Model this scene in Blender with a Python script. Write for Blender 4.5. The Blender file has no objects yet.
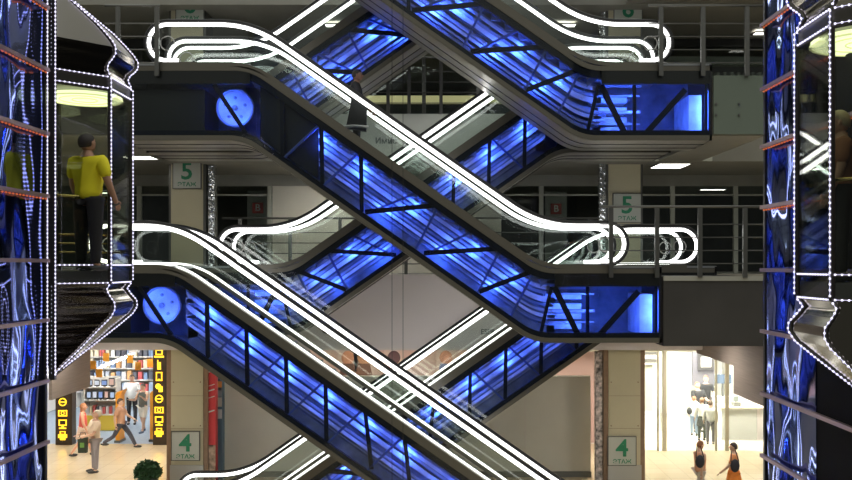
import bpy, bmesh, math, random
from mathutils import Vector, Matrix
random.seed(7)
PI = math.pi
F = 900.0; VX, VY = 440.0, 265.0          # focal length (px) and the straight-ahead point of the photograph
COL = bpy.context.scene.collection
FL4, FL5, FL6, FL7 = -6.12, -0.25, 4.05, 8.35   # storey levels (eye level = 0)

def at(px, py, d):
    return Vector(((px - VX) * d / F, d, (VY - py) * d / F))

# ------------------------------------------------------------------ materials
MATS = {}
def mat(name, col, rough=0.5, metal=0.0, emit=None, estr=0.0, spec=0.5, noise=0.0, nscale=8.0, bump=0.0, bscale=10.0, stretch=None, coat=0.0):
    if name in MATS: return MATS[name]
    m = bpy.data.materials.new(name); m.use_nodes = True
    nt = m.node_tree; b = nt.nodes['Principled BSDF']
    b.inputs['Base Color'].default_value = (*col, 1)
    b.inputs['Roughness'].default_value = rough
    b.inputs['Metallic'].default_value = metal
    b.inputs['Specular IOR Level'].default_value = spec
    b.inputs['Coat Weight'].default_value = coat
    if emit:
        b.inputs['Emission Color'].default_value = (*emit, 1)
        b.inputs['Emission Strength'].default_value = estr
    if noise or bump:
        tc = nt.nodes.new('ShaderNodeTexCoord'); mp = nt.nodes.new('ShaderNodeMapping')
        nt.links.new(tc.outputs['Object'], mp.inputs['Vector'])
        if stretch: mp.inputs['Scale'].default_value = stretch
    if noise:
        n = nt.nodes.new('ShaderNodeTexNoise'); n.inputs['Scale'].default_value = nscale
        n.inputs['Detail'].default_value = 4
        nt.links.new(mp.outputs['Vector'], n.inputs['Vector'])
        r = nt.nodes.new('ShaderNodeValToRGB')
        r.color_ramp.elements[0].position = 0.3; r.color_ramp.elements[1].position = 0.7
        r.color_ramp.elements[0].color = (*[c * (1 - noise) for c in col], 1)
        r.color_ramp.elements[1].color = (*[min(1, c * (1 + noise)) for c in col], 1)
        nt.links.new(n.outputs['Fac'], r.inputs['Fac'])
        nt.links.new(r.outputs['Color'], b.inputs['Base Color'])
    if bump:
        n2 = nt.nodes.new('ShaderNodeTexNoise'); n2.inputs['Scale'].default_value = bscale
        n2.inputs['Detail'].default_value = 1
        nt.links.new(mp.outputs['Vector'], n2.inputs['Vector'])
        bp = nt.nodes.new('ShaderNodeBump'); bp.inputs['Strength'].default_value = 1.0
        bp.inputs['Distance'].default_value = bump
        nt.links.new(n2.outputs['Fac'], bp.inputs['Height'])
        nt.links.new(bp.outputs['Normal'], b.inputs['Normal'])
    MATS[name] = m
    return m

def glass(name, tint=(0.93, 0.97, 0.95), refl=1.0, base=0.03):
    if name in MATS: return MATS[name]
    m = bpy.data.materials.new(name); m.use_nodes = True
    nt = m.node_tree; nt.nodes.clear()
    out = nt.nodes.new('ShaderNodeOutputMaterial'); mix = nt.nodes.new('ShaderNodeMixShader')
    tr = nt.nodes.new('ShaderNodeBsdfTransparent'); gl = nt.nodes.new('ShaderNodeBsdfGlossy')
    lw = nt.nodes.new('ShaderNodeFresnel'); lw.inputs['IOR'].default_value = 1.45
    mt = nt.nodes.new('ShaderNodeMath'); mt.operation = 'MULTIPLY'; mt.inputs[1].default_value = refl
    tr.inputs['Color'].default_value = (*tint, 1); gl.inputs['Roughness'].default_value = 0.02
    gl.inputs['Color'].default_value = (1, 1, 1, 1)
    nt.links.new(lw.outputs[0], mt.inputs[0]); nt.links.new(mt.outputs[0], mix.inputs[0])
    nt.links.new(tr.outputs[0], mix.inputs[1]); nt.links.new(gl.outputs[0], mix.inputs[2])
    nt.links.new(mix.outputs[0], out.inputs[0])
    MATS[name] = m
    return m

def tiles(name, c1, c2, scale, rough=0.15, mortar=(0.3, 0.28, 0.25)):
    m = bpy.data.materials.new(name); m.use_nodes = True; nt = m.node_tree
    b = nt.nodes['Principled BSDF']; b.inputs['Roughness'].default_value = rough
    tc = nt.nodes.new('ShaderNodeTexCoord'); br = nt.nodes.new('ShaderNodeTexBrick')
    br.offset = 0; br.inputs['Color1'].default_value = (*c1, 1); br.inputs['Color2'].default_value = (*c2, 1)
    br.inputs['Mortar'].default_value = (*mortar, 1); br.inputs['Scale'].default_value = scale
    br.inputs['Mortar Size'].default_value = 0.006; br.inputs['Brick Width'].default_value = 0.6; br.inputs['Row Height'].default_value = 0.6
    nt.links.new(tc.outputs['Object'], br.inputs['Vector']); nt.links.new(br.outputs['Color'], b.inputs['Base Color'])
    return m

def wavy_metal():
    # dark glossy cladding of the lift walls: vertical ripples in the sheet metal
    m = bpy.data.materials.new('rippled_sheet_reflected_blue'); m.use_nodes = True; nt = m.node_tree
    b = nt.nodes['Principled BSDF']
    b.inputs['Base Color'].default_value = (0.20, 0.27, 0.72, 1); b.inputs['Metallic'].default_value = 1.0  # blue reflections of the escalators put into the base colour
    b.inputs['Roughness'].default_value = 0.06
    tc = nt.nodes.new('ShaderNodeTexCoord'); mp = nt.nodes.new('ShaderNodeMapping')
    mp.inputs['Scale'].default_value = (1, 1.3, 0.55)
    n = nt.nodes.new('ShaderNodeTexNoise'); n.inputs['Scale'].default_value = 1.1; n.inputs['Detail'].default_value = 0.6
    bp = nt.nodes.new('ShaderNodeBump'); bp.inputs['Distance'].default_value = 0.16
    nt.links.new(tc.outputs['Object'], mp.inputs['Vector']); nt.links.new(mp.outputs['Vector'], n.inputs['Vector'])
    nt.links.new(n.outputs['Fac'], bp.inputs['Height']); nt.links.new(bp.outputs['Normal'], b.inputs['Normal'])
    return m

M = dict(
    white_light=mat('white_light_tube', (1, 1, 1), 0.4, emit=(1.0, 0.99, 0.97), estr=4.5),
    skirt_light=mat('skirting_light', (1, 1, 1), 0.4, emit=(1.0, 0.98, 0.93), estr=3.0),
    blue_light=mat('blue_lamp_tube', (0.2, 0.3, 1), 0.4, emit=(0.042, 0.115, 1.0), estr=190.0),
    led=mat('led_bulb', (1, 1, 1), 0.4, emit=(0.74, 0.70, 1.0), estr=1.7),
    orange_led=mat('orange_bulb', (1, 0.3, 0.1), 0.4, emit=(1.0, 0.20, 0.06), estr=0.5),
    panel_light=mat('ceiling_light_panel', (1, 1, 1), 0.4, emit=(1.0, 0.97, 0.88), estr=5.0),
    shop_light=mat('shop_light_panel', (1, 1, 1), 0.4, emit=(1.0, 0.93, 0.82), estr=26.0),
    shop_bright=mat('white_shop_light_panel', (1, 1, 1), 0.4, emit=(1.0, 0.94, 0.84), estr=60.0),
    shop_light_cool=mat('shop_light_panel_cool', (1, 1, 1), 0.4, emit=(1.0, 0.96, 0.90), estr=22.0),
    cabin_light=mat('cabin_ceiling_light', (1, 1, 0.8), 0.4, emit=(0.90, 0.98, 0.58), estr=1.5),
    cabin_ring=mat('cabin_light_ring', (0.6, 0.6, 0.4), 0.4, emit=(0.80, 0.86, 0.42), estr=1.0),
    rubber=mat('black_rubber', (0.012, 0.012, 0.014), 0.45),
    black=mat('black_paint', (0.012, 0.012, 0.014), 0.35),
    truss=mat('dark_blue_steel', (0.010, 0.012, 0.028), 0.5, spec=0.2),
    brace=mat('blue_painted_brace', (0.09, 0.13, 0.42), 0.5),
    trim=mat('brushed_bronze_trim', (0.15, 0.14, 0.115), 0.4, 0.4),
    steel=mat('brushed_steel', (0.52, 0.52, 0.50), 0.28, 0.9, bump=0.004, bscale=30, stretch=(0.3, 6, 6)),
    soffit=mat('satin_soffit_sheet', (0.50, 0.48, 0.42), 0.32, 0.45),
    white_paint=mat('pale_machine_paint', (0.75, 0.77, 0.80), 0.5, noise=0.25, nscale=3.0),
    deep_paint=mat('dull_machine_paint', (0.22, 0.24, 0.28), 0.5, noise=0.4, nscale=2.5),
    grey_paint=mat('grey_machine_paint', (0.42, 0.44, 0.48), 0.45, 0.2),
    step=mat('step_aluminium', (0.32, 0.33, 0.34), 0.4, 0.5),
    glass=glass('clear_glass', refl=0.6),
    bal=glass('balustrade_glass', (0.93, 0.96, 0.945)),
    cabin_glass=glass('cabin_glass', (0.93, 0.95, 0.90), 0.8),
    plaster=mat('grey_plaster', (0.36, 0.36, 0.32), 0.6, noise=0.06, nscale=2),
    ceil=mat('ceiling_grey', (0.30, 0.29, 0.25), 0.6, noise=0.05, nscale=2),
    fascia=mat('fascia_greige', (0.74, 0.67, 0.645), 0.65),
    fascia_pale=mat('fascia_pale_green', (0.66, 0.68, 0.61), 0.55, noise=0.05, nscale=1.5),
    fascia_grey=mat('fascia_grey_green', (0.15, 0.185, 0.15), 0.55),
    fascia_dark=mat('fascia_dark', (0.05, 0.047, 0.045), 0.5, noise=0.15, nscale=1.0),
    beige=mat('beige_panel', (0.47, 0.44, 0.33), 0.5, noise=0.05, nscale=1),
    column=mat('column_panel', (0.60, 0.55, 0.38), 0.45, noise=0.04, nscale=1),
    brown=mat('brown_side_panel', (0.30, 0.19, 0.12), 0.4, noise=0.1),
    hoard=mat('hoarding_board', (0.76, 0.74, 0.66), 0.6, noise=0.05, nscale=0.8),
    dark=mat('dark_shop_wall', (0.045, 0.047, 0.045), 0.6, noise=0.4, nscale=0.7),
    dark_floor=mat('dark_floor', (0.10, 0.10, 0.10), 0.3),
    wood=mat('panel_with_fine_lines', (0.27, 0.225, 0.20), 0.6, noise=0.10, nscale=4, stretch=(1, 0.3, 8)),
    white=mat('white_wall', (0.86, 0.84, 0.80), 0.6),
    mullion=mat('pale_mullion', (0.55, 0.57, 0.50), 0.4, 0.1),
    rail=mat('railing_steel', (0.16, 0.16, 0.15), 0.35, 0.8),
    sign=mat('sign_plate', (0.56, 0.58, 0.52), 0.4),
    green=mat('sign_green', (0.03, 0.26, 0.13), 0.5),
    red=mat('red_banner', (0.75, 0.06, 0.07), 0.5),
    signred=mat('red_plate', (0.42, 0.05, 0.04), 0.5),
    chrome=mat('rippled_chrome', (0.8, 0.82, 0.85), 0.08, 1.0, bump=0.05, bscale=9),
    mirror_black=mat('black_mirror_metal', (0.30, 0.27, 0.21), 0.10, 1.0, bump=0.014, bscale=3, stretch=(0.12, 0.12, 2.2)),
    gold=mat('brass', (0.75, 0.58, 0.22), 0.25, 0.9),
    frame=mat('dark_bronze_frame', (0.06, 0.055, 0.045), 0.3, 0.6),
    lift_black=mat('black_lift_panel', (0.004, 0.004, 0.005), 0.7, spec=0.1),
    pinkrail=mat('pinkish_steel', (0.42, 0.30, 0.29), 0.35, 0.7),
    icon=mat('yellow_backlit_icon', (1, 0.7, 0.05), 0.5, emit=(1.0, 0.62, 0.03), estr=1.1),
    sign_black=mat('black_brown_sign', (0.035, 0.022, 0.012), 0.4),
    orange=mat('orange_plastic', (0.90, 0.40, 0.04), 0.45),
    yellow=mat('yellow_shelf', (0.88, 0.66, 0.08), 0.45),
    carpet=mat('blue_grey_carpet', (0.26, 0.33, 0.42), 0.8, noise=0.1, nscale=20),
    leaf=mat('dark_leaves', (0.02, 0.075, 0.02), 0.5),
    terracotta=mat('planter_grey', (0.2, 0.2, 0.2), 0.6),
    cable=mat('cable_black', (0.02, 0.02, 0.02), 0.5),
    ink=mat('dark_ink', (0.16, 0.18, 0.17), 0.6),
    lift_sheet=wavy_metal(),
    floor4=tiles('cream_floor_tile', (0.74, 0.62, 0.42), (0.70, 0.58, 0.39), 1.0, 0.10, (0.5, 0.42, 0.3)),
)
def colour(c, rough=0.7):
    return mat('colour_%02x%02x%02x' % tuple(int(max(0, min(1, v)) * 255) for v in c), c, rough)

# ------------------------------------------------------------------ mesh building
class MB:
    def __init__(s): s.v = []; s.f = []; s.mi = []; s.k = 0
    def add(s, vs, fs):
        n = len(s.v); s.v += [tuple(v) for v in vs]
        for f in fs: s.f.append([n + i for i in f]); s.mi.append(s.k)
        return s
    def box(s, a, b):
        x0, y0, z0 = [min(a[i], b[i]) for i in range(3)]; x1, y1, z1 = [max(a[i], b[i]) for i in range(3)]
        return s.add([(x0,y0,z0),(x1,y0,z0),(x1,y1,z0),(x0,y1,z0),(x0,y0,z1),(x1,y0,z1),(x1,y1,z1),(x0,y1,z1)],
                     [(0,3,2,1),(4,5,6,7),(0,1,5,4),(1,2,6,5),(2,3,7,6),(3,0,4,7)])
    def bar(s, a, b, w, h=None):
        a = Vector(a); b = Vector(b); h = h or w; t = (b - a).normalized()
        u = Vector((0, 1, 0)) if abs(t.y) < 0.9 else Vector((1, 0, 0))
        p = t.cross(u).normalized(); q = t.cross(p).normalized()
        vs = [e + p * (i * w / 2) + q * (j * h / 2) for e in (a, b) for i, j in ((-1,-1),(1,-1),(1,1),(-1,1))]
        return s.add(vs, [(3,2,1,0),(4,5,6,7),(0,1,5,4),(1,2,6,5),(2,3,7,6),(3,0,4,7)])
    def tube(s, path, r, n=8, caps=True):
        path = [Vector(p) for p in path]; N = len(path)
        t0 = (path[1] - path[0]).normalized()
        up = Vector((0, 1, 0)) if abs(t0.y) < 0.9 else Vector((1, 0, 0))
        vs = []; rr = r if isinstance(r, (list, tuple)) else [r] * N
        p = None
        for i in range(N):
            t = (path[min(i+1, N-1)] - path[max(i-1, 0)]).normalized()
            if p is None: p = t.cross(up).normalized()
            else: p = (p - t * p.dot(t)).normalized()
            q = t.cross(p)
            for k in range(n):
                a = 2 * PI * k / n
                vs.append(path[i] + (p * math.cos(a) + q * math.sin(a)) * rr[i])
        fs = [(i*n+k, i*n+(k+1) % n, (i+1)*n+(k+1) % n, (i+1)*n+k) for i in range(N-1) for k in range(n)]
        if caps: fs += [tuple(range(n))[::-1], tuple((N-1)*n+k for k in range(n))]
        return s.add(vs, fs)
    def prism(s, poly, y0, y1):           # polygon in XZ, extruded along Y
        n = len(poly); vs = [(x, y0, z) for x, z in poly] + [(x, y1, z) for x, z in poly]
        return s.add(vs, [tuple(range(n)), tuple(range(2*n-1, n-1, -1))] + [(i, i+n, (i+1) % n + n, (i+1) % n) for i in range(n)])
    def prism_xy(s, poly, z0, z1):
        n = len(poly); vs = [(x, y, z0) for x, y in poly] + [(x, y, z1) for x, y in poly]
        return s.add(vs, [tuple(range(n))[::-1], tuple(range(n, 2*n))] + [(i, (i+1) % n, (i+1) % n + n, i+n) for i in range(n)])
    def band(s, top, bot, y0, y1):        # two equal-length XZ paths, solid between them
        n = len(top); vs = []
        for i in range(n):
            vs += [(top[i][0], y0, top[i][1]), (bot[i][0], y0, bot[i][1]), (top[i][0], y1, top[i][1]), (bot[i][0], y1, bot[i][1])]
        fs = []
        for i in range(n-1):
            a, b = 4*i, 4*i+4
            fs += [(a, a+1, b+1, b), (a+2, b+2, b+3, a+3), (a, b, b+2, a+2), (a+1, a+3, b+3, b+1)]
        fs += [(0, 2, 3, 1), (4*n-4, 4*n-3, 4*n-1, 4*n-2)]
        return s.add(vs, fs)
    def ball(s, c, r, nu=10, nv=6, lo=0.0, hi=1.0):
        rx, ry, rz = r if isinstance(r, (list, tuple)) else (r, r, r)
        vs = []; fs = []
        for j in range(nv+1):
            th = PI * (lo + (hi - lo) * j / nv)
            for i in range(nu):
                ph = 2*PI*i/nu
                vs.append((c[0]+rx*math.sin(th)*math.cos(ph), c[1]+ry*math.sin(th)*math.sin(ph), c[2]+rz*math.cos(th)))
        for j in range(nv):
            for i in range(nu):
                fs.append((j*nu+i, (j+1)*nu+i, (j+1)*nu+(i+1) % nu, j*nu+(i+1) % nu))
        return s.add(vs, fs)
    def dot(s, c, r):
        x, y, z = c
        return s.add([(x+r,y,z),(x-r,y,z),(x,y+r,z),(x,y-r,z),(x,y,z+r),(x,y,z-r)],
                     [(0,2,4),(2,1,4),(1,3,4),(3,0,4),(2,0,5),(1,2,5),(3,1,5),(0,3,5)])
    def beads(s, path, r, sp, n=5, thread=0.002):
        path = [Vector(p) for p in path]; acc = sp*0.5; pts = []; rr = []
        for a, b in zip(path, path[1:]):
            L = (b - a).length; t = (b - a).normalized()
            while acc < L:
                c = a + t*acc
                pts += [c - t*r, c - t*r*.6, c + t*r*.6, c + t*r]; rr += [thread, r, r, thread]; acc += sp
            acc -= L
        return s.tube(pts, rr, n) if len(pts) > 3 else s
    def disc(s, c, r, y0, y1, n=28):      # cylinder with its axis along Y
        return s.prism([(c[0]+r*math.cos(2*PI*k/n), c[1]+r*math.sin(2*PI*k/n)) for k in range(n)], y0, y1)
    def ring(s, c, r, t, y, n=32):
        return s.tube([(c[0]+r*math.cos(2*PI*k/n), y, c[1]+r*math.sin(2*PI*k/n)) for k in range(n+1)], t, 6, False)
    def lathe(s, prof, n=20, c=(0, 0)):
        vs = [(c[0]+r*math.cos(2*PI*k/n), c[1]+r*math.sin(2*PI*k/n), z) for r, z in prof for k in range(n)]
        fs = [(j*n+k, j*n+(k+1) % n, (j+1)*n+(k+1) % n, (j+1)*n+k) for j in range(len(prof)-1) for k in range(n)]
        fs += [tuple(range(n))[::-1], tuple((len(prof)-1)*n+k for k in range(n))]
        return s.add(vs, fs)
    def build(s, name, m, parent=None, smooth=False):
        me = bpy.data.meshes.new(name); me.from_pydata(s.v, [], s.f)
        for x in (m if isinstance(m, (list, tuple)) else [m]): me.materials.append(x)
        for p, k in zip(me.polygons, s.mi): p.material_index = k
        if smooth: me.polygons.foreach_set('use_smooth', [True] * len(me.polygons))
        bm = bmesh.new(); bm.from_mesh(me); bmesh.ops.recalc_face_normals(bm, faces=bm.faces); bm.to_mesh(me); bm.free()
        o = bpy.data.objects.new(name, me); COL.objects.link(o)
        if parent: o.parent = parent; o.matrix_parent_inverse = parent_matrix(parent).inverted()
        return o
def parent_matrix(o):
    m = Matrix.LocRotScale(o.location, o.rotation_euler, o.scale)
    if o.parent: m = parent_matrix(o.parent) @ o.matrix_parent_inverse @ m
    return m
def thing(name, label, cat, loc=(0, 0, 0), group=None, rz=0):
    o = bpy.data.objects.new(name, None); COL.objects.link(o); o.location = loc; o.rotation_euler = (0, 0, rz)
    o.empty_display_size = 0.1
    return tag(o, label, cat, group)
def tag(o, label, cat, group=None):
    o['label'] = label; o['category'] = cat
    if group: o['group'] = group
    return o
def struct(o): o['kind'] = 'structure'; return o
def copy_tree(o, parent=None):
    c = o.copy(); COL.objects.link(c)
    if parent: c.parent = parent
    for ch in list(o.children): copy_tree(ch, c)
    return c
def text_mesh(body, size):
    cu = bpy.data.curves.new('lettering', 'FONT'); cu.body = body; cu.size = size
    cu.align_x = 'CENTER'; cu.align_y = 'CENTER'; cu.extrude = 0.004; cu.resolution_u = 3; cu.offset = size * 0.018
    o = bpy.data.objects.new('lettering', cu); COL.objects.link(o)
    bpy.context.view_layer.update()
    me = bpy.data.meshes.new_from_object(o.evaluated_get(bpy.context.evaluated_depsgraph_get()))
    bpy.data.objects.remove(o)
    return me
def lettering(body, size, loc, m, parent, name='lettering', sx=1.0, rot=(PI/2, 0, 0)):
    me = text_mesh(body, size); me.materials.clear(); me.materials.append(m)
    o = bpy.data.objects.new(name, me); COL.objects.link(o)
    o.location = loc; o.rotation_euler = rot; o.scale = (sx, 1, 1)
    if parent: o.parent = parent; o.matrix_parent_inverse = parent_matrix(parent).inverted()
    return o

# ------------------------------------------------------------------ escalators
TAN = 0.70
def fillet(pts, t, n=10):
    out = [pts[0]]
    for i in range(1, len(pts)-1):
        p0, p1, p2 = (Vector(pts[k]) for k in (i-1, i, i+1))
        a = p1 + (p0-p1).normalized() * t; b = p1 + (p2-p1).normalized() * t
        for k in range(n+1):
            u = k / n; out.append(tuple(a*(1-u)**2 + p1*2*u*(1-u) + b*u*u))
    out.append(pts[-1])
    return out
def offset(path, e):
    out = []; N = len(path)
    for i in range(N):
        a = Vector(path[max(i-1, 0)]); b = Vector(path[min(i+1, N-1)]); t = (b-a).normalized()
        out.append((path[i][0] - t.y*e, path[i][1] + t.x*e))
    return out

def escalator(label, s, XU, XL, ZU, ZL, nu, nl, eu, el, yn, yf, wheel=False, dark_start=0.0, foot_light=False, box_end=True):
    """profile in (x', z): the high end at -x', the low end at +x'; world X = s * x'. ZU/ZL: deck levels."""
    e = thing('escalator', label, 'escalator', (s*XL, yn, ZL), 'criss-cross escalators of the atrium')
    RH = 0.95; y0, y1 = yn - 0.14, yf + 0.14
    W = lambda p: [(s*x, z) for x, z in p]
    def prof(fo, io, a, b, t=0.55):       # deck line lowered by fo on the flats and io on the slope
        zu, zl = ZU + fo, ZL + fo
        xu = XU + (io - fo) / TAN; xl = XL + (io - fo) / TAN
        return fillet([(a, zu), (xu, zu), (xl, zl), (b, zl)], t)
    # handrail loops
    rr = 0.47; zu, zl = ZU + RH, ZL + RH
    arcU = [(nu + rr - rr*math.sin(a), zu - rr - rr*math.cos(a)) for a in [PI*k/14 for k in range(15)]]
    arcL = [(nl - rr + rr*math.sin(a), zl - rr + rr*math.cos(a)) for a in [PI*k/14 for k in range(15)]]
    mid = fillet([arcU[-1], (XU, zu), (XL, zl), arcL[0]], 0.75)
    rail = [(nu + rr + 0.25, zu - 2*rr)] + arcU + mid[1:-1] + arcL + [(nl - rr - 0.25, zl - 2*rr)]
    lit = offset(rail, -0.082)
    for y in (yn, yf):
        MB().tube([(s*x, y, z) for x, z in rail], 0.038, 8).build('handrail', M['rubber'], e, True)
        MB().tube([(s*x, y, z) for x, z in lit], 0.040, 8).build('handrail_light', M['white_light'], e, True)
        # toughened-glass balustrade between the deck and the light tube
        top = [(nu + rr, zu - 0.1)] + [p for p in offset(mid, -0.10)[1:-1]] + [(nl - rr, zl - 0.1)]
        top = sorted(top, key=lambda p: p[0])
        base = prof(0.02, -0.01, nu + 0.3, nl - 0.3)
        def zat(path, x):
            for p, q in zip(path, path[1:]):
                if p[0] <= x <= q[0] and q[0] > p[0]: return p[1] + (q[1]-p[1])*(x-p[0])/(q[0]-p[0])
            return path[0][1] if x < path[0][0] else path[-1][1]
        g = MB(); tp = []; bt = []
        for k in range(61):
            x = nu + 0.08 + (nl - nu - 0.16) * k / 60
            zt = zat(top, x); zb = zat(base, x)
            cx = None
            if x < nu + rr: cx = nu + rr - x
            elif x > nl - rr: cx = x - (nl - rr)
            if cx is not None:
                c = (zu if x < 0.5*(nu+nl) else zl) - rr; hh = math.sqrt(max(0.0, (rr-0.1)**2 - min(cx, rr-0.1)**2)) + 0.01
                zt = c + hh; zb = max(zb, c - hh)
            tp.append((x, zt)); bt.append((x, zb))
        g.band(W(tp), W(bt), y - 0.006, y + 0.006).build('balustrade_glass', M['bal'], e)
        # deck strip under the glass and the light strip at its foot
        sg = -1 if y == yn else 1
        d0 = prof(0.03, 0.03, nu + 0.35, nl - 0.35); d1 = prof(-0.06, -0.07, nu + 0.35, nl - 0.35)
        MB().band(W(d0), W(d1), y + sg*0.14, y - sg*0.13).build('deck_strip', M['trim'], e)
        lp = prof(0.055, 0.055, nu + 0.7, nl - 0.7)
        if foot_light: MB().tube([(s*x, y - sg*0.05, z) for x, z in lp], 0.022, 6).build('skirting_light', M['skirt_light'], e, True)
        for cx, cz in ((nu + rr + 0.02, zu - rr - 0.02), (nl - rr - 0.02, zl - rr - 0.02)):
            MB().ring((s*cx, cz), 0.15, 0.012, y - 0.012).build('newel_ring', M['steel'], e, True)
    # steps: a saw-tooth run of treads
    sp = prof(-0.12, -0.13, nu + 0.4, nl - 0.4, 0.4); tr = []
    x = XU
    tr = [(nu + 0.2, ZU - 0.08), (XU - .15, ZU - 0.08), (XU, ZU - 0.30)]; z = ZU - 0.30; n = int(round((ZU - ZL) / 0.21)); dz = (ZU - ZL)/n; dx = (XL - XU)/n
    for k in range(n):
        tr += [(XU + dx*(k+1), z)]; z -= dz; tr += [(XU + dx*(k+1) + 0.001, z)]
    tr += [(XL + .3, ZL - 0.08), (nl - 0.2, ZL - 0.08)]
    MB().band(W(tr), W([(px, pz - 0.16) for px, pz in tr]), yn + 0.14, yf - 0.14).build('steps', M['step'], e)
    # truss side: trims, chords, glass cladding, soffit, closed ends
    for (a, b, c, d, nm, mm, ya, yb) in (
        (-0.06, -0.07, -0.16, -0.19, 'top_trim', M['trim'], y0, y0 + 0.05),
        (-0.16, -0.19, -0.30, -0.36, 'top_chord', M['truss'], y0 + 0.03, y0 + 0.15),
        (-1.44, -1.54, -1.55, -1.66, 'bottom_chord', M['truss'], y0 + 0.03, y0 + 0.15),
        (-1.55, -1.66, -1.65, -1.78, 'bottom_trim', M['trim'], y0, y0 + 0.05)):
        MB().band(W(prof(a, b, eu, el, .35)), W(prof(c, d, eu, el, .35)), ya, yb).build(nm, mm, e)
    MB().band(W(prof(-0.15, -0.18, eu + .02, el - .02, .35)), W(prof(-1.56, -1.67, eu + .02, el - .02, .35)), y0 + 0.005, y0 + 0.017).build('cladding_glass', M['glass'], e)
    MB().band(W(prof(-1.62, -1.75, eu, el, .35)), W(prof(-1.66, -1.79, eu, el, .35)), y0 + 0.04, y1).build('soffit_panel', M['soffit'], e)
    gp = MB()
    for k, yy in enumerate((y0 + 0.35 * (y1 - y0), y0 + 0.7 * (y1 - y0))):
        gp.band(W(prof(-1.66, -1.79, eu, el, .35)), W(prof(-1.672, -1.803, eu, el, .35)), yy, yy + 0.03)
    gp.build('soffit_joint', M['black'], e)
    MB().band(W(prof(-0.08, -0.2, eu, el, .35)), W(prof(-1.64, -1.77, eu, el, .35)), y1 - 0.03, y1).build('back_panel', M['deep_paint'], e)
    for x, zb in ((eu, ZU), (el, ZL)):
        xx = x if x == eu else x - 0.05
        MB().box((s*xx, y0, zb - 0.02), (s*(xx + 0.05), y1, zb - 1.66)).build('end_plate', M['black'], e)
    for a, b, zz, xr in ((eu, XU - 0.05, ZU, nu), (XL + 0.28, el, ZL, nl)):
        MB().box((s*a, y0 + 0.01, zz - 0.05), (s*b, y0 + 0.06, zz - 0.44)).build('landing_fascia', M['black'], e)
        MB().box((s*a, y0 + 0.02, zz - 0.001), (s*b, y1, zz - 0.06)).build('landing_plate', M['step'], e)
    # bolts-and-bars of the truss
    yt = y0 + 0.11
    def post(xa, za, xb, zb, w, nm, m_):
        MB().bar((s*xa, yt, za), (s*xb, yt, zb), w, 0.07).build(nm, m_, e)
    sl = lambda x: ZU - (x - XU)*TAN                 # deck height on the slope
    T, B = -0.30, -1.55
    run = XL - XU
    xp = [XU + 0.62 + 0.855*k for k in range(12)]
    xp = [x for x in xp if x < XL - 3.6]
    for k, x in enumerate(xp):
        if k == 0 and dark_start: pass
        post(x, sl(x) + T, x + 0.02 + (0.12 if k > 3 else 0), sl(x + 0.02) + B, 0.085, 'truss_post', M['truss'])
        if k: post(x - 0.04, sl(x - .04) + T, xp[k-1] + 0.05, sl(xp[k-1] + 0.05) + B, 0.05, 'truss_brace', M['brace'])
    xs = xp[-1] + 0.09 if xp else XU + 1
    prev = xs
    for bx, tx in ((XL - 3.81, XL - 2.30), (XL - 2.54, XL - 0.96), (XL - 1.345, XL - 0.24)):
        post(bx, sl(bx) + B + .05, tx, sl(tx) + T, 0.10, 'truss_post', M['truss'])
        post(tx + 0.06, sl(tx + .06) + T, tx - 0.42, sl(tx - .42) + B, 0.05, 'truss_brace', M['brace'])
        if bx - prev > 0.3: post(bx - 0.15, sl(bx - .15) + T, prev, sl(prev) + B, 0.05, 'truss_brace', M['brace'])
        prev = bx
    q = XL
    post(q + 0.22, ZL - 0.45, q - 0.02, ZL - 1.5, 0.07, 'truss_post', M['truss'])
    post(q + 0.28, ZL - 0.45, q + 0.80, ZL - 1.5, 0.12, 'truss_post', M['truss'])
    post(q + 1.0, ZL - 0.45, q + 1.0, ZL - 1.5, 0.07, 'truss_post', M['truss'])
    post(q + 2.1, ZL - 0.55, q + 1.25, ZL - 1.5, 0.12, 'truss_post', M['truss'])
    post(el - 0.10, ZL - 0.44, el - 0.10, ZL - 1.5, 0.06, 'truss_post', M['truss'])
    post(XU - 0.85, ZU - 0.44, XU - 0.15, ZU - 1.5, 0.085, 'truss_post', M['truss'])
    # inside: guide rails, return run, drive wheel, lamps
    for io, yy, w in ((-0.45, yn + .22, .05), (-0.66, yn + .30, .035), (-1.02, yn + .22, .06), (-1.28, yn + .30, .035), (-0.55, yf - .1, .05), (-1.1, yf - .1, .06)):
        MB().band(W(prof(io + .06, io, XU + .1, XL + 1.2, .4)), W(prof(io + .06 - w, io - w, XU + .1, XL + 1.2, .4)), yy, yy + 0.05).build('guide_track', M['grey_paint'], e)
    MB().band(W(prof(-.93, -.96, XU + .2, XL + .5, .4)), W(prof(-1.04, -1.09, XU + .2, XL + .5, .4)), yn + 0.55, yf - 0.2).build('return_steps', M['deep_paint'], e)
    def lamp(xa, za, xb, zb, f0, f1, r=0.017):
        a = Vector((s*xa, y0 + 0.20, za)); b = Vector((s*xb, y0 + 0.20, zb))
        MB().tube([a.lerp(b, f0), a.lerp(b, f1)], r, 6).build('blue_lamp', M['blue_light'], e)
    for k, x in enumerate(xp):
        if dark_start and k == 0: continue
        lamp(x, sl(x) + T, x + 0.02 + (0.12 if k > 3 else 0), sl(x + 0.02) + B, .10, .42)
    for bx, tx in ((XL - 3.81, XL - 2.30), (XL - 2.54, XL - 0.96), (XL - 1.345, XL - 0.24)):
        lamp(bx, sl(bx) + B + .05, tx, sl(tx) + T, .12, .42); lamp(bx, sl(bx) + B + .05, tx, sl(tx) + T, .60, .78)
    lamp(q + 0.28, ZL - 0.45, q + 0.80, ZL - 1.5, .15, .40); lamp(q + 0.28, ZL - 0.45, q + 0.80, ZL - 1.5, .70, .95)
    lamp(q + 1.0, ZL - 0.45, q + 1.0, ZL - 1.5, .1, .5, .014)
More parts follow.
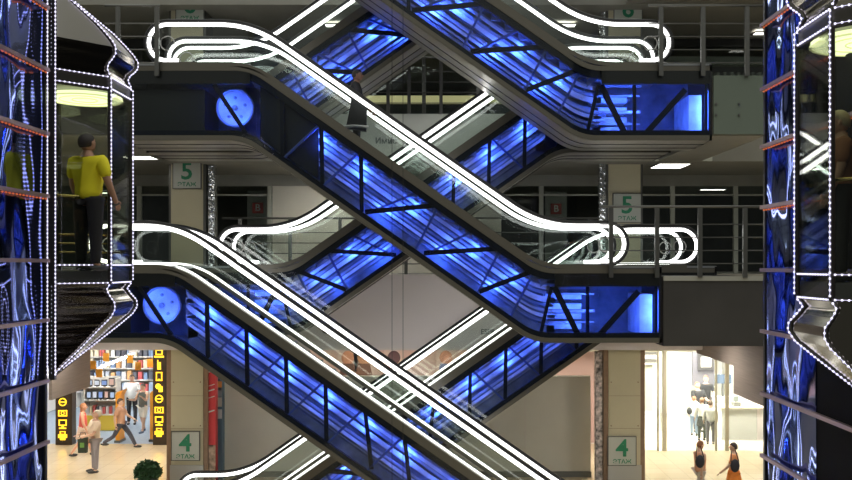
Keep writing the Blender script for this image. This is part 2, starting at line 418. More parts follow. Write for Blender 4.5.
    lamp(q + 2.1, ZL - 0.55, q + 1.25, ZL - 1.5, .55, .9)
    lamp(el - 0.10, ZL - 0.44, el - 0.10, ZL - 1.5, .1, .9, .012)
    # inner sheets that run with the slope, added to catch the lamps in streaks
    for ia, ib, yy, nm in ((-.38, -.47, yn + .34, 'white_paint'), (-.49, -.58, yn + .17, 'white_paint'), (-.62, -.66, yn + .30, 'grey_paint'), (-.74, -.86, yn + .18, 'white_paint'),
                           (-.90, -.96, yn + .5, 'grey_paint'), (-1.12, -1.20, yn + .20, 'white_paint'), (-1.24, -1.27, yn + .36, 'grey_paint'), (-1.36, -1.62, yn + .30, 'deep_paint')):
        MB().band(W(prof(ia + .05, ia, XU + .1, XL + 0.15, .4)), W(prof(ib + .05, ib, XU + .1, XL + 0.15, .4)), yy, yy + .02).build('inner_sheet', M[nm], e)
    mbx = MB()
    for k in range(4):
        mbx.box((s*(XL + 0.15), yn + 0.5, ZL - 0.62 - 0.22*k), (s*(XL + 0.95), yn + 0.9, ZL - 0.74 - 0.22*k))
    mbx.build('control_rack', M['white_paint'], e)
    MB().box((s*(el - 0.40), yn + 0.22, ZL - 0.62), (s*(el - 0.12), yf, ZL - 1.5)).build('switch_cabinet', M['white_paint'], e)
    if wheel:
        cx, cz = XU - 0.49, ZU - 0.87
        dw = MB().disc((s*cx, cz), 0.38, yn + 0.42, yn + 0.47).build('drive_wheel', M['white_paint'], e)
        w = MB().ring((s*cx, cz), 0.40, 0.028, yn + 0.40); w.disc((s*cx, cz), 0.06, yn + 0.36, yn + 0.42)
        for k in range(5):
            a = 2*PI*k/5 + .3; w.disc((s*(cx + .23*math.cos(a)), cz + .23*math.sin(a)), 0.035, yn + .39, yn + .42, 10)
        w.build('wheel_rim', M['grey_paint'], dw, True)
        lamp(XU - 0.85, ZU - 0.44, XU - 0.15, ZU - 1.5, .15, .35); lamp(XU - 0.85, ZU - 0.44, XU - 0.15, ZU - 1.5, .62, .9)
        MB().box((s*(eu + 0.1), yn + 0.2, ZU - 0.5), (s*(cx - 0.62), yf, ZU - 1.5)).build('motor_housing', M['black'], e)
        k0 = XU + 0.62 + dark_start
        if dark_start:
            MB().prism(W([(XU + 0.12, sl(XU + .12) - 0.32), (k0 - 0.05, sl(k0 - .05) - 0.32), (k0 - 0.05, sl(k0 - .05) - 1.5), (XU + 0.12, sl(XU + .12) - 1.5)]), yn + 0.12, yn + 0.5).build('gearbox', M['black'], e)
    return e

NF, FF, NB, FB = 19.5, 20.95, 21.6, 23.0
B5, B6, B7, B4 = -0.02, 4.34, 8.70, -6.24
escalator('front escalator dropping in from the top edge to the upper right landing', 1, -3.03, 3.20, B7, B6, -5.4, 5.04, -5.7, 5.85, NF, FF)
escalator('front escalator across the middle, dropping right with a man in black riding it', 1, -4.04, 2.19, B6, B5, -6.39, 4.07, -6.9, 4.77, NF, FF, wheel=True, dark_start=0.82)
escalator('lowest front escalator, dropping from the left lift to the bottom edge', 1, -5.66, 3.226, B5, B4, -7.65, 5.1, -8.6, 5.8, NF, FF, wheel=True, foot_light=True)
escalator('rear escalator at the top, rising right behind the riding man in black', -1, -1.80, 4.45, B7, B6, -4.1, 6.48, -4.5, 7.0, NB, FB)
escalator('rear escalator rising right behind the middle one, fifth floor to sixth', -1, -2.66, 3.59, B6, B5, -4.94, 5.35, -5.5, 6.0, NB, FB)
escalator('rear escalator rising right from the bottom in front of the grey hoarding', -1, -3.91, 4.976, B5, B4, -6.24, 6.7, -6.6, 7.3, NB, FB, foot_light=True)

# ------------------------------------------------------------------ the building
def sbox(name, a, b, m): return struct(MB().box(a, b).build(name, m))
# ground storey
sbox('floor', (-22, 8, FL4 - 0.3), (18, 30.8, FL4), M['floor4'])
sbox('floor.001', (-22, 30.8, FL4 - 0.3), (-9.2, 42, FL4), M['carpet'])
sbox('floor.002', (-9.2, 30.8, FL4 - 0.3), (18, 42, FL4), mat('pale_shop_floor', (0.74, 0.68, 0.58), 0.25))
# slabs of the upper storeys (soffit panel + body), front edges at 19.4 right/left, 24.2 in the middle
C5, C4 = 2.79, -2.28
sbox('slab_middle', (-22, 24.2, C4), (18, 42, FL5), M['ceil'])
sbox('slab_upper_middle', (-22, 24.2, C5), (18, 42, FL6), M['ceil'])
sbox('slab_right', (4.79, 19.4, -1.74), (7.02, 24.2, FL5), M['fascia_dark'])
sbox('slab_upper_right', (5.87, 19.4, C5), (7.02, 24.2, FL6), M['ceil'])
sbox('slab_left', (-11, 19.4, -1.74), (-8.65, 24.2, FL5), M['fascia_dark'])
sbox('slab_upper_left', (-11, 19.4, C5), (-7.05, 24.2, FL6), M['ceil'])
sbox('ceiling', (-22, 24.2, 7.0), (18, 42, 7.4), M['ceil'])
sbox('ceiling_right', (5.0, 19.4, 7.05), (9, 24.2, 7.4), M['ceil'])
# fascia boards
sbox('trim_1', (-9.4, 24.12, C4), (7.3, 24.2, FL5), M['fascia'])
sbox('trim_2', (-9.4, 24.12, C5), (7.3, 24.2, FL6), M['fascia_pale'])
sbox('trim_3', (5.88, 19.33, C5 + 0.02), (7.02, 19.4, FL6 + 0.02), M['fascia_grey'])
sbox('trim_4', (4.80, 19.33, -1.74), (7.02, 19.4, FL5 - 0.09), M['fascia_dark'])
sbox('trim_5', (4.80, 19.30, FL5 - 0.09), (7.02, 19.4, FL5 + 0.01), M['plaster'])
sbox('trim_6', (-11, 19.33, C5 + 0.02), (-7.06, 19.4, FL6), M['fascia_dark'])
bolt = MB()
for px in (716, 739):
    for py in (104, 115):
        p = at(px, py, 19.32); bolt.disc((p.x, p.z), 0.025, 19.30, 19.34, 10)
struct(bolt.build('trim_7', M['rail']))
# side galleries: panels running away from the camera
def side_panel(name, X, y0, y1, z0, z1, m):
    return sbox(name, (X, y0, z0), (X + (0.08 if X > 0 else -0.08), y1, z1), m)
side_panel('wall_left', -9.48, 22.0, 24.4, -3.30, FL5 - 0.02, M['wood'])
side_panel('wall_right', 7.04, 19.5, 21.6, -3.08, FL5 - 0.02, M['wood'])
side_panel('wall_right.001', 7.04, 21.6, 24.7, -2.42, FL5 - 0.02, M['wood'])
# fourth-floor header over the shops
sbox('trim_8', (-22, 30.7, -2.85), (-9.0, 30.9, C4), M['beige'])
sbox('trim_9', (4.5, 29.6, -2.85), (14, 29.8, C4), M['beige'])
# fifth-floor back wall at 28 m: header, glazing with pale mullions, blank closed front in the middle
sbox('trim_10', (-22, 27.9, 2.45), (18, 28.2, C5), M['plaster'])
sbox('wall_back', (-5.2, 27.92, FL5), (1.9, 28.1, 2.45), M['hoard'])
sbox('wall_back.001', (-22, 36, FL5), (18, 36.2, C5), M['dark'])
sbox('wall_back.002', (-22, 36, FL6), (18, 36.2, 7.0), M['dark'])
for k, (xa, xb) in enumerate(((-16, -5.2), (1.9, 14))):
    w = struct(MB().box((xa, 28.0, FL5), (xb, 28.03, 2.45)).build('window_%d' % (k + 1), M['glass']))
    for px in ([140, 183, 215, 270] if k == 0 else [541, 612, 672, 735]):
        X = (px - VX) * 28 / F
        MB().box((X - .065, 27.9, FL5), (X + .065, 28.02, 2.45)).build('window_frame', M['mullion'], w)
    MB().box((xa, 27.93, 2.15), (xb, 28.02, 2.2)).build('window_frame', M['mullion'], w)
w = struct(MB().box((-16, 28.0, FL6), (14, 28.03, 6.9)).build('window_3', M['glass']))
for X in (-12, -9.3, -6.5, -3.2, -0.5, 2.6, 5.3, 8.2, 11):
    MB().box((X - .06, 27.92, FL6), (X + .06, 28.02, 6.9)).build('window_frame', M['rail'], w)
sbox('trim_11', (-16, 27.85, 6.75), (14, 28.1, 7.0), M['dark'])
sbox('trim_12', (4, 29.0, 6.45), (14, 29.3, 6.72), M['fascia_pale'])
ds = thing('glowing_yellow_strip', 'pale yellow strip with an added glow, deep on the sixth floor behind the railing', 'display', (0, 29, 5.3))
MB().box((-3.4, 29.0, 5.24), (4.0, 29.3, 5.46)).build('glow_strip', mat('yellow_strip_glow', (.7, .65, .35), .5, emit=(.80, .72, .36), estr=.42), ds)  # low glow in the material makes the pale yellow strip look lit
MB().box((-3.6, 29.05, FL6), (4.2, 29.6, 5.2)).build('cabinet', M['dark'], ds)
# duct-like ribs under the sixth-floor back room
rb = MB()
for k in range(44): rb.box((4.2 + k*0.23, 29.4, 6.10), (4.3 + k*0.23, 35, 6.30))
struct(rb.build('ceiling_ribs', M['fascia_pale']))
# fourth floor: shop partition walls
sbox('wall_back.003', (-22, 40, FL4), (-8.6, 40.2, C4), M['white'])
sbox('wall_partition', (-9.3, 30.8, FL4), (-9.1, 40, C4), M['white'])
sbox('wall_partition.001', (-16.5, 30.8, FL4), (-16.3, 40, C4), M['white'])
sbox('wall_back.004', (3.5, 37, FL4), (14, 37.2, C4), M['white'])
sbox('wall_partition.002', (5.9, 29.8, FL4), (6.05, 37, C4), M['white'])
sbox('wall_partition.003', (11.6, 29.8, FL4), (11.8, 37, C4), M['white'])
sbox('wall_back.005', (-9.1, 31.0, FL4), (5.9, 31.2, C4), mat('pink_lit_shop_wall', (0.80, 0.58, 0.55), 0.6))
# grey hoarding around the middle of the ground storey
h = tag(MB().box((-6.35, 26.0, FL4), (4.35, 26.25, -3.22)).build('hoarding', M['hoard']), 'large plain grey hoarding boards standing behind the crossing lower escalators', 'hoarding')
jt = MB()
for X in (-3.9, -1.3, 1.2, 2.45): jt.box((X, 25.985, FL4 + .03), (X + .012, 26.0, -3.24))
jt.build('panel_joint', M['fascia'], h)
MB().box((-6.37, 25.97, FL4), (4.37, 26.0, FL4 + 0.16)).build('kick_board', M['rail'], h)

# lamps of the building ---------------------------------------------------
def ceil_lamp(x, y, z, w, d, m, label, cat='ceiling light', group=None):
    t = thing('ceiling_light', label, cat, (x, y, z), group)
    MB().box((x - w/2, y - d/2, z - 0.03), (x + w/2, y + d/2, z - 0.005)).build('diffuser', m, t)
    f = MB()
    for a, b in (((-w/2-.03, -d/2-.03), (w/2+.03, -d/2)), ((-w/2-.03, d/2), (w/2+.03, d/2+.03)), ((-w/2-.03, -d/2), (-w/2, d/2)), ((w/2, -d/2), (w/2+.03, d/2))):
        f.box((x + a[0], y + a[1], z - 0.035), (x + b[0], y + b[1], z - 0.002))
    f.build('frame', M['plaster'], t)
    return t
ceil_lamp(6.42, 25.1, C5, 0.85, 1.1, M['panel_light'], 'square white ceiling light panel above the right pillar with the 5 sign')
ceil_lamp(-7.75, 23.2, C5, 0.75, 0.7, M['panel_light'], 'white ceiling light panel beside the left lift under the upper landing')
ceil_lamp(7.15, 30.5, C5, 0.45, 0.8, M['panel_light'], 'small ceiling lamp behind the shop glass right of the right pillar')
ceil_lamp(-9.1, 29.6, C5, 0.45, 0.8, M['panel_light'], 'small ceiling lamp behind the shop glass left of the left pillar')
for k, (X, Y) in enumerate(((10.0, 33.0), (8.3, 31.5), (-10.3, 31.5), (-13, 34.5))):
    ceil_lamp(X, Y, C5, 0.9, 0.3, M['panel_light'], 'long ceiling lamp deep inside the dim fifth-floor shop', group='lamps in the dim fifth-floor shops')
for k, (X, Y) in enumerate(((9.7, 26.9), (6.2, 31.5), (-7.0, 31), (-3.0, 26.0), (1.0, 31), (3.6, 26.0))):
    ceil_lamp(X, Y, 6.95, 0.6, 0.3, M['panel_light'], 'long ceiling lamp on the dim sixth floor', group='lamps on the sixth floor')
for k, (X, Y) in enumerate(((-15, 33), (-13, 33), (-11, 33), (-15, 36.5), (-13, 36.5), (-11, 36.5))):
    ceil_lamp(X, Y, C4, 1.2, 0.9, M['shop_light_cool'], 'bright ceiling panel inside the electronics shop', group='lamps of the electronics shop')
for k, (X, Y) in enumerate(((7.3, 32), (9, 32), (10.6, 32), (7.3, 34.8), (9, 34.8), (10.6, 34.8), (7.6, 30.5), (9.9, 30.5))):  # front pair added to brighten the counter front and shoppers
    ceil_lamp(X, Y, C4, 1.2, 0.9, M['shop_bright'], 'bright ceiling panel inside the white shop', group='lamps of the white shop')
for k, X in enumerate((-13, -10.6, -8.4, -4.5, -1.5, 1.5, 5.8, 8.2)):
    ceil_lamp(X, 27.9, C4, 1.2, 0.8, M['shop_light'], 'bright ceiling panel over the ground storey walkway', group='lamps over the walkway')

ceil_lamp(6.0, 21.6, -1.74, .7, .9, M['shop_light'], 'added fill light under the right balcony over the ground floor')  # added lamp that brightens the pillar front, floor and hoarding
for X, Y in ((-10.3, 22.2), (-10.3, 23.5), (-9.25, 22.0)):
    ceil_lamp(X, Y, -1.74, 1.0, 1.0, M['shop_light'], 'added fill light under the left balcony over the ground floor', group='added fill lights under the left balcony')  # added to light the grey-haired man and the left pillar front
ceil_lamp(-2.9, 26.0, C5, 1.2, .6, M['shop_light'], 'added fill lamp brightening the blank grey shopfront, fifth floor')  # added lamp behind the escalators, brightens the blank shopfront
# ------------------------------------------------------------------ pillars with floor signs
def pillar(name, X, hw, label):
    t = thing(name, label, 'pillar', (X, 25, FL4))
    for z0, z1 in ((FL4, C4 - .02), (FL5, C5 - .02), (FL6, 7.0)):
        MB().box((X - hw, 24.75, z0), (X + hw, 25.6, z1)).build('cladding', M['column'], t)
        for s in (-1, 1):
            MB().box((X + s*hw, 24.78, z0), (X + s*(hw + (0.13 if z0 == FL4 else 0.07)), 25.55, z1)).build('side_panel', M['brown'] if z0 == FL4 else M['rail'], t)
    MB().box((X - hw - .02, 24.71, FL4), (X + hw + .02, 24.75, FL4 + 0.62)).build('kick_plate', M['steel'], t)
    d = MB()
    for z in (FL4 + 1.7, FL4 + 2.9):
        for s in (-1, 1): d.disc((X + s*(hw - .07), z), 0.018, 24.73, 24.76, 8)
    for z in (-3.6, -4.5): d.box((X - hw, 24.744, z), (X + hw, 24.752, z + .008))
    d.build('fixing', M['brown'], t)
    return t
XLc, XRc = (187 - VX) * 24.75 / F, (624.5 - VX) * 24.75 / F
pillar('pillar', XLc, 0.44, 'beige panelled pillar left, beside the electronics shop and behind the red banner')
pillar('pillar', XRc, 0.44, 'beige panelled pillar right, beside the bright white shop')
def floor_sign(px, py, n, label, w=0.76):
    p = at(px, py, 24.7)
    t = thing('floor_sign', label, 'sign', (p.x, 24.72, p.z))
    MB().box((p.x - w/2, 24.69, p.z - .39), (p.x + w/2, 24.73, p.z + .39)).build('plate', M['sign'], t); pl = t.children[0]
    fr = MB()
    for a, b in (((-w/2-.015, -.405), (w/2+.015, -.385)), ((-w/2-.015, .385), (w/2+.015, .405)), ((-w/2-.015, -.39), (-w/2+.005, .39)), ((w/2-.005, -.39), (w/2+.015, .39))):
        fr.box((p.x + a[0], 24.68, p.z + a[1]), (p.x + b[0], 24.735, p.z + b[1]))
    fr.build('frame', M['rail'], t)
    lettering(n, 0.66, (p.x, 24.683, p.z + 0.06), M['green'], pl, 'numeral', 1.05)
    lettering('ЭТАЖ', 0.155, (p.x, 24.683, p.z - 0.29), M['green'], pl, 'lettering', 1.1)
floor_sign(190, 8, '6', 'grey plate with a green 6 at the top of the left pillar')
floor_sign(187, 174, '5', 'grey plate with a green 5 high on the left pillar')
floor_sign(185.5, 446, '4', 'grey plate with a green 4 near the foot of the left pillar')
floor_sign(628, 12, '6', 'grey plate with a green 6 at the top of the right pillar')
floor_sign(627, 208, '5', 'grey plate with a green 5 on the right pillar behind the handrail')
floor_sign(622, 451, '4', 'grey plate with a green 4 near the foot of the right pillar')
def strip(px0, px1, py0, py1, m, name, label, cat, d=24.85):
    a = at(px0, py0, d); b = at(px1, py1, d)
    return tag(MB().box((a.x, d, a.z), (b.x, d + 0.25, max(b.z, FL4))).build(name, m), label, cat)
strip(208.5, 214.5, 163, 272, M['chrome'], 'chrome_strip', 'rippled chrome strip running down the right edge of the left pillar', 'chrome strip')
strip(599.5, 605.5, 163, 272, M['chrome'], 'chrome_strip', 'rippled chrome strip on the left edge of the right pillar, fifth floor', 'chrome strip')
strip(599.8, 605.8, 5, 112, M['chrome'], 'chrome_strip', 'rippled chrome strip on the left edge of the right pillar, sixth floor', 'chrome strip')
strip(596, 602.5, 352, 500, mat('speckled_poster', (0.50, 0.44, 0.42), 0.4, noise=0.9, nscale=9), 'poster_strip', 'narrow speckled poster on the left edge of the right pillar, ground storey', 'poster')
t = strip(205.5, 215.5, 357, 500, M['red'], 'banner', 'narrow tall red banner beside the left pillar with white lettering', 'banner')
pb = at(210.5, 460, 24.85); 
MB().box((pb.x - .14, 24.83, FL4), (pb.x + .14, 24.85, FL4 + 1.15)).build('picture', mat('banner_picture', (0.42, 0.30, 0.22), 0.5, noise=0.9, nscale=5), t)
lt = MB()
for k, py in enumerate((372, 386, 391, 398, 412)):
    q = at(210.5, py, 24.84); lt.bar((q.x - .11, 24.84, q.z - .02), (q.x + .11, 24.84, q.z + .05), .02 if k % 2 else .035, .02)
lt.build('white_stripe', M['white'], t)
t = strip(216, 222.5, 357, 500, mat('poster_blue', (0.16, 0.26, 0.36), 0.5), 'magazine_display', 'narrow wall display of small pictures and a blue panel right of the red banner', 'display', 25.6)
for k, (py, c) in enumerate(((362, (.7,.75,.8)), (374, (.3,.4,.5)), (386, (.9,.55,.2)), (392, (.5,.6,.7)), (402, (.85,.85,.8)), (414, (.8,.82,.85)))):
    q = at(219, py, 25.59); MB().box((q.x - .08, 25.57, q.z - .13), (q.x + .08, 25.6, q.z + .13)).build('picture', colour(c), t)

# lettered boards on the fascias
p = at(386, 141, 24.1); t = thing('fascia_sign', 'faint dark lettering on the pale fascia behind the middle escalator', 'sign', p)
lettering('Имис', 0.22, (p.x, 24.115, p.z), M['ink'], t)
p = at(488, 332, 24.1); t = thing('fascia_sign', 'faint dark lettering on the fascia at the right end of the rear lower escalator', 'sign', p)
lettering('ESPR', 0.19, (p.x, 24.115, p.z), M['ink'], t)
for px, py, label in ((258, 208, 'red square sign with a white B left, on the pale door panel'), (556, 209, 'red square sign with a white B right of the middle landing')):
    p = at(px, py, 28.5); t = thing('letter_sign', label, 'sign', p)
    MB().box((p.x - .34, 28.5, FL5), (p.x + .34, 28.56, p.z + .55)).build('panel', M['plaster'], t)
    MB().box((p.x - .17, 28.46, p.z - .17), (p.x + .17, 28.5, p.z + .17)).build('plate', M['signred'], t)
    lettering('B', 0.30, (p.x, 28.455, p.z), M['white'], t)

# ------------------------------------------------------------------ railings
def railing(x0, x1, y, fl, label, posts, h=1.5, drop=0.0):
    t = thing('balcony_railing', label, 'railing', ((x0+x1)/2, y, fl))
    MB().tube([(x0, y, fl + h), (x1, y, fl + h)], 0.028, 8).build('top_rail', M['rail'], t, True)
    for k in range(4):
        z = fl + 0.28 + k*0.28
        MB().tube([(x0, y, z), (x1, y, z)], 0.013, 6).build('bar', M['rail'], t)
    for X in posts:
        MB().box((X - .045, y - .02, fl - drop), (X + .045, y + .05, fl + h)).build('post', M['rail'], t)
P19 = lambda px: (px - VX) * 19.28 / F
railing(P19(600), P19(766), 19.27, FL5, 'steel railing along the right balcony of the fifth floor', [P19(x) for x in (611, 657, 700, 745)], drop=.02)
railing(P19(648), P19(766), 19.27, FL6, 'steel railing along the right balcony of the sixth floor', [P19(x) for x in (661, 703, 747)], drop=0.0)
railing(P19(105), P19(160), 19.27, FL6, 'steel railing at the upper left landing above the left lift', [P19(x) for x in (118, 157)])
P24 = lambda px: (px - VX) * 24.05 / F
railing(P24(330), P24(560), 24.06, FL6, 'steel railing behind the middle escalators on the sixth floor', [P24(x) for x in (352, 388, 409, 441, 478, 515)])
railing(P24(222), P24(600), 24.06, FL5, 'steel railing behind the middle escalators on the fifth floor', [P24(x) for x in (240, 290, 340, 406, 474, 541, 590)])

# thin hanging cables in front of the escalators
for px in (392, 403):
    X = (px - VX) * 19.1 / F
    tag(MB().tube([(X, 19.1, 7.5), (X, 19.1, FL4)], 0.006, 5).build('hanging_cable', M['cable']), 'thin dark cable hanging straight down, %s of two at the middle' % ('left' if px == 392 else 'right'), 'cable')

# ------------------------------------------------------------------ lift walls and glass lifts
RZL = [3.55, 2.69, 1.81, 0.95, 0.06, -0.76, -1.60, -2.44, -3.30]
def lift_wall(X, ya, yb, yc, sgn, label):
    """shiny sheet-metal wall at X from ya (near) to yb (far); yc is where the shiny part begins"""
    t = thing('lift_shaft_wall', label, 'lift shaft wall', (X, yb, FL4))
    th = 0.12
    for z0, z1 in ((FL4, 7.0),):
        seg = (yb - yc) / 2
        for k in range(2):
            MB().box((X, yc + seg*k + .006, z0), (X - sgn*th, yc + seg*(k+1) - .006, z1)).build('cladding_sheet', M['lift_sheet'], t)
        if yc > ya: MB().box((X - sgn*.01, ya, z0), (X - sgn*th, yc, z1)).build('black_panel', M['lift_black'], t)
    MB().box((X + sgn*.02, yb, FL4), (X - sgn*(th + .02), yb + .06, 7.0)).build('end_post', M['frame'], t)
    return t
def wall_rails(t, X, sgn, ya, yb, zs, zorange):
    for z in zs:
        r = MB().box((X + sgn*.06, ya, z - .025), (X + sgn*.11, yb, z + .025)).build('guide_rail', M['pinkrail'], t)
        if z > zorange:
            MB().beads([(X + sgn*.085, ya + .02, z - .042), (X + sgn*.085, yb - .02, z - .042)], 0.0125, 0.095).build('orange_bulbs', M['orange_led'], r)
lw = lift_wall(-5.50, 8.5, 12.5, 8.5, 1, 'rippled metal lift wall coloured by blue reflections, left edge, with slanting rails')
wall_rails(lw, -5.50, 1, 8.5, 12.44, RZL, 0.5)
rw = lift_wall(4.62, 7.5, 12.75, 11.05, -1, 'rippled metal lift wall coloured by blue reflections on the right with a black lower part')
wall_rails(rw, 4.62, -1, 7.5, 12.7, [3.37, 2.47, 1.66, .81, -.07, -.93, -1.81, -2.68, -3.5], 0.7)

def lift(N, sgn, dz, label):
    """half-lantern cabin whose near corner N hangs on the wall end; sgn=+1 opens towards +X"""
    plan = [(0, 0), (.57, .60), (.56, 1.50), (.02, 2.1), (-.55, 1.5), (-.55, .6)]
    plan = [(sgn*a, b) for a, b in plan]
    n = len(plan)
    t = thing('glass_lift', label, 'lift', (N[0], N[1], dz))
    pt = lambda i, z, k=1.0, g=0.0: Vector((N[0] + plan[i % n][0]*k, N[1] + plan[i % n][1]*k, z + dz))
    def shell(levels, nm, m_, inset=0.0):
        vs = [tuple(pt(i, z, k)) for z, k in levels for i in range(n)]
        fs = [(j*n+i, j*n+(i+1) % n, (j+1)*n+(i+1) % n, (j+1)*n+i) for j in range(len(levels)-1) for i in range(n)]
        fs += [tuple(range(n))[::-1], tuple((len(levels)-1)*n+i for i in range(n))]
        return MB().add(vs, fs).build(nm, m_, t)
    up = [(2.76, .985), (2.86, .93), (2.94, .96), (3.02, 1.03), (3.10, 1.08), (3.20, 1.08), (3.28, 1.02), (3.38, .90), (3.50, .74), (3.70, .40), (3.92, .03)]
    dn = [(-.27, .985), (-.36, .92), (-.45, .98), (-.55, 1.06), (-.65, 1.07), (-.76, 1.0), (-.92, .80), (-1.2, .46), (-1.53, .03)]
    shell([(2.56, 1.0), (2.76, 1.0)], 'cornice_band', M['frame'])
    lower = [u for u in up if u[0] <= 3.24]; upper = [u for u in up if u[0] >= 3.18]
    shell(lower, 'dome', M['mirror_black'])
    shell(upper, 'roof', M['soffit'])
    shell(dn, 'underside_bowl', M['mirror_black'])
    shell([(-.27, .99), (-.085, .99)], 'cabin_floor', M['rail'])
    # glazing and dark band panels per face
    g = MB(); gb = MB()
    for i in range(n):
        a, b = pt(i, 0), pt(i+1, 0)
        for mb, z0, z1 in ((g, 0.02, 2.56), (gb, -.25, 0.0)):
            nrm = Vector((b.y - a.y, a.x - b.x, 0)).normalized() * 0.008
            A, B = Vector((a.x, a.y, 0)), Vector((b.x, b.y, 0))
            vs = [(*(A - nrm)[:2], z0 + dz), (*(B - nrm)[:2], z0 + dz), (*(B + nrm)[:2], z0 + dz), (*(A + nrm)[:2], z0 + dz)]
            vs += [(x, y, z1 + dz) for x, y, _ in vs]
            mb.add(vs, [(0,1,2,3), (4,5,6,7), (0,1,5,4), (1,2,6,5), (2,3,7,6), (3,0,4,7)])
    g.build('cabin_glass', M['cabin_glass'], t); gb.build('sill_glass', M['cabin_glass'], t)
    for i in range(n):
        MB().tube([pt(i, -.27), pt(i, 2.6)], 0.035, 6).build('corner_post', M['frame'] if i != 1 else M['frame'], t)
        MB().tube([pt(i, z, k) for z, k in up], 0.022, 6).build('roof_rib', M['frame'], t, True)
        MB().tube([pt(i, z, k) for z, k in dn], 0.022, 6).build('bowl_rib', M['frame'], t, True)
    for zz, nm in ((0.0, 'sill_frame'), (-.26, 'sill_frame'), (2.56, 'cornice_frame')):
        MB().tube([pt(i, zz) for i in range(n)] + [pt(0, zz)], 0.022, 6).build(nm, M['frame'], t)
    # led strips
    def dots(path, nm='led_strip', r=0.0115, sp=0.060):
        MB().beads(path, r, sp).build(nm, M['led'], t)
    cen = Vector((N[0] + sgn*0.03, N[1] + 1.05, 0))
    def outw(p, e):
        d = Vector((p.x - cen.x, p.y - cen.y, 0)).normalized() * e
        return p + d
    for i in range(4):
        if i: dots([outw(pt(i, -.25), .045), outw(pt(i, 2.74), .045)])
        if i < 3:
          for z in (2.58, 2.745, 0.0, -.26): dots([outw(pt(i, z), .03), outw(pt(i+1, z), .03)], sp=0.07, r=0.0115)
        dots([outw(pt(i, z, k), .04) for z, k in up]); dots([outw(pt(i, z, k), .04) for z, k in dn])
    # mast on the wall side
    MB().box((N[0] - .04, N[1] - .05, -1.6 + dz), (N[0] + .04, N[1] + .02, 4.6 + dz)).build('mast', M['frame'], t)
    for e in (-.055, .055): dots([(N[0] + e, N[1] - .055, -1.55 + dz), (N[0] + e, N[1] - .055, 4.6 + dz)], sp=0.056)
    # ceiling light and rings, brass rail
    c = (N[0] + sgn*.03, N[1] + 1.05)
    MB().lathe([(.54, 2.50 + dz), (.54, 2.545 + dz)], 32, c).build('ceiling_light', M['cabin_light'], t)
    rg = MB()
    for r in (.18, .36, .54):
        rg.tube([(c[0] + r*math.cos(a), c[1] + r*math.sin(a), 2.495 + dz) for a in [2*PI*k/32 for k in range(33)]], 0.012, 6, False)
    rg.build('light_ring', M['cabin_ring'], t, True)
    for z in (0.98,):
        MB().tube([pt(i, z, .93) + Vector((0, .05, 0)) for i in (0, 1, 2)], 0.02, 8).build('brass_rail', M['gold'], t, True)
    for k, z in enumerate((.2, .34, .48)):
        MB().tube([pt(3, z, .95), pt(4, z, .95)], 0.012, 6).build('grab_bar', M['gold'], t)
        MB().tube([pt(2, z, .95), pt(3, z, .95)], 0.012, 6).build('grab_bar', M['gold'], t)
    return t
lift((-5.40, 12.56), 1, 0.0, 'glass lift with dotted white lights at left carrying a person in yellow')
lift((4.62, 8.7), -1, -0.10, 'glass lift with dotted white lights at the right edge of the photo')

# ------------------------------------------------------------------ people
def skin_mesh(chains, radii_default=0.05, sub=1):
    """chains: list of lists of (pos, radius); the first chain's point 0 is the root; equal positions are merged"""
    vs = []; rs = []; es = []; idx = {}; roots = []
    for ch in chains:
        last = None
        for p, r in ch:
            key = tuple(round(c, 4) for c in p)
            if key not in idx:
                idx[key] = len(vs); vs.append(tuple(p)); rs.append(r)
            i = idx[key]
            if last is not None and last != i: es.append((last, i))
            last = i
    me = bpy.data.meshes.new('skeleton'); me.from_pydata(vs, es, [])
    o = bpy.data.objects.new('skeleton', me); COL.objects.link(o)
    md = o.modifiers.new('skin', 'SKIN'); md.use_smooth_shade = True
    comp = list(range(len(vs)))
    def find(a):
        while comp[a] != a: a = comp[a]
        return a
    for a, b in es: comp[find(b)] = find(a)
    seen = set()
    for i in range(len(vs)):
        d = me.skin_vertices[0].data[i]
        d.radius = rs[i] if isinstance(rs[i], tuple) else (rs[i], rs[i])
        c = find(i); d.use_root = c not in seen; seen.add(c)
    if sub: o.modifiers.new('sub', 'SUBSURF').levels = sub; o.modifiers['sub'].render_levels = sub
    bpy.context.view_layer.update()
    out = bpy.data.meshes.new_from_object(o.evaluated_get(bpy.context.evaluated_depsgraph_get()))
    bpy.data.objects.remove(o)
    return out
def R2(v, a):       # rotate in the YZ plane (forward swing), +a = forward (towards -Y)
    return Vector((v.x, v.y*math.cos(a) + v.z*math.sin(a), -v.y*math.sin(a) + v.z*math.cos(a)))
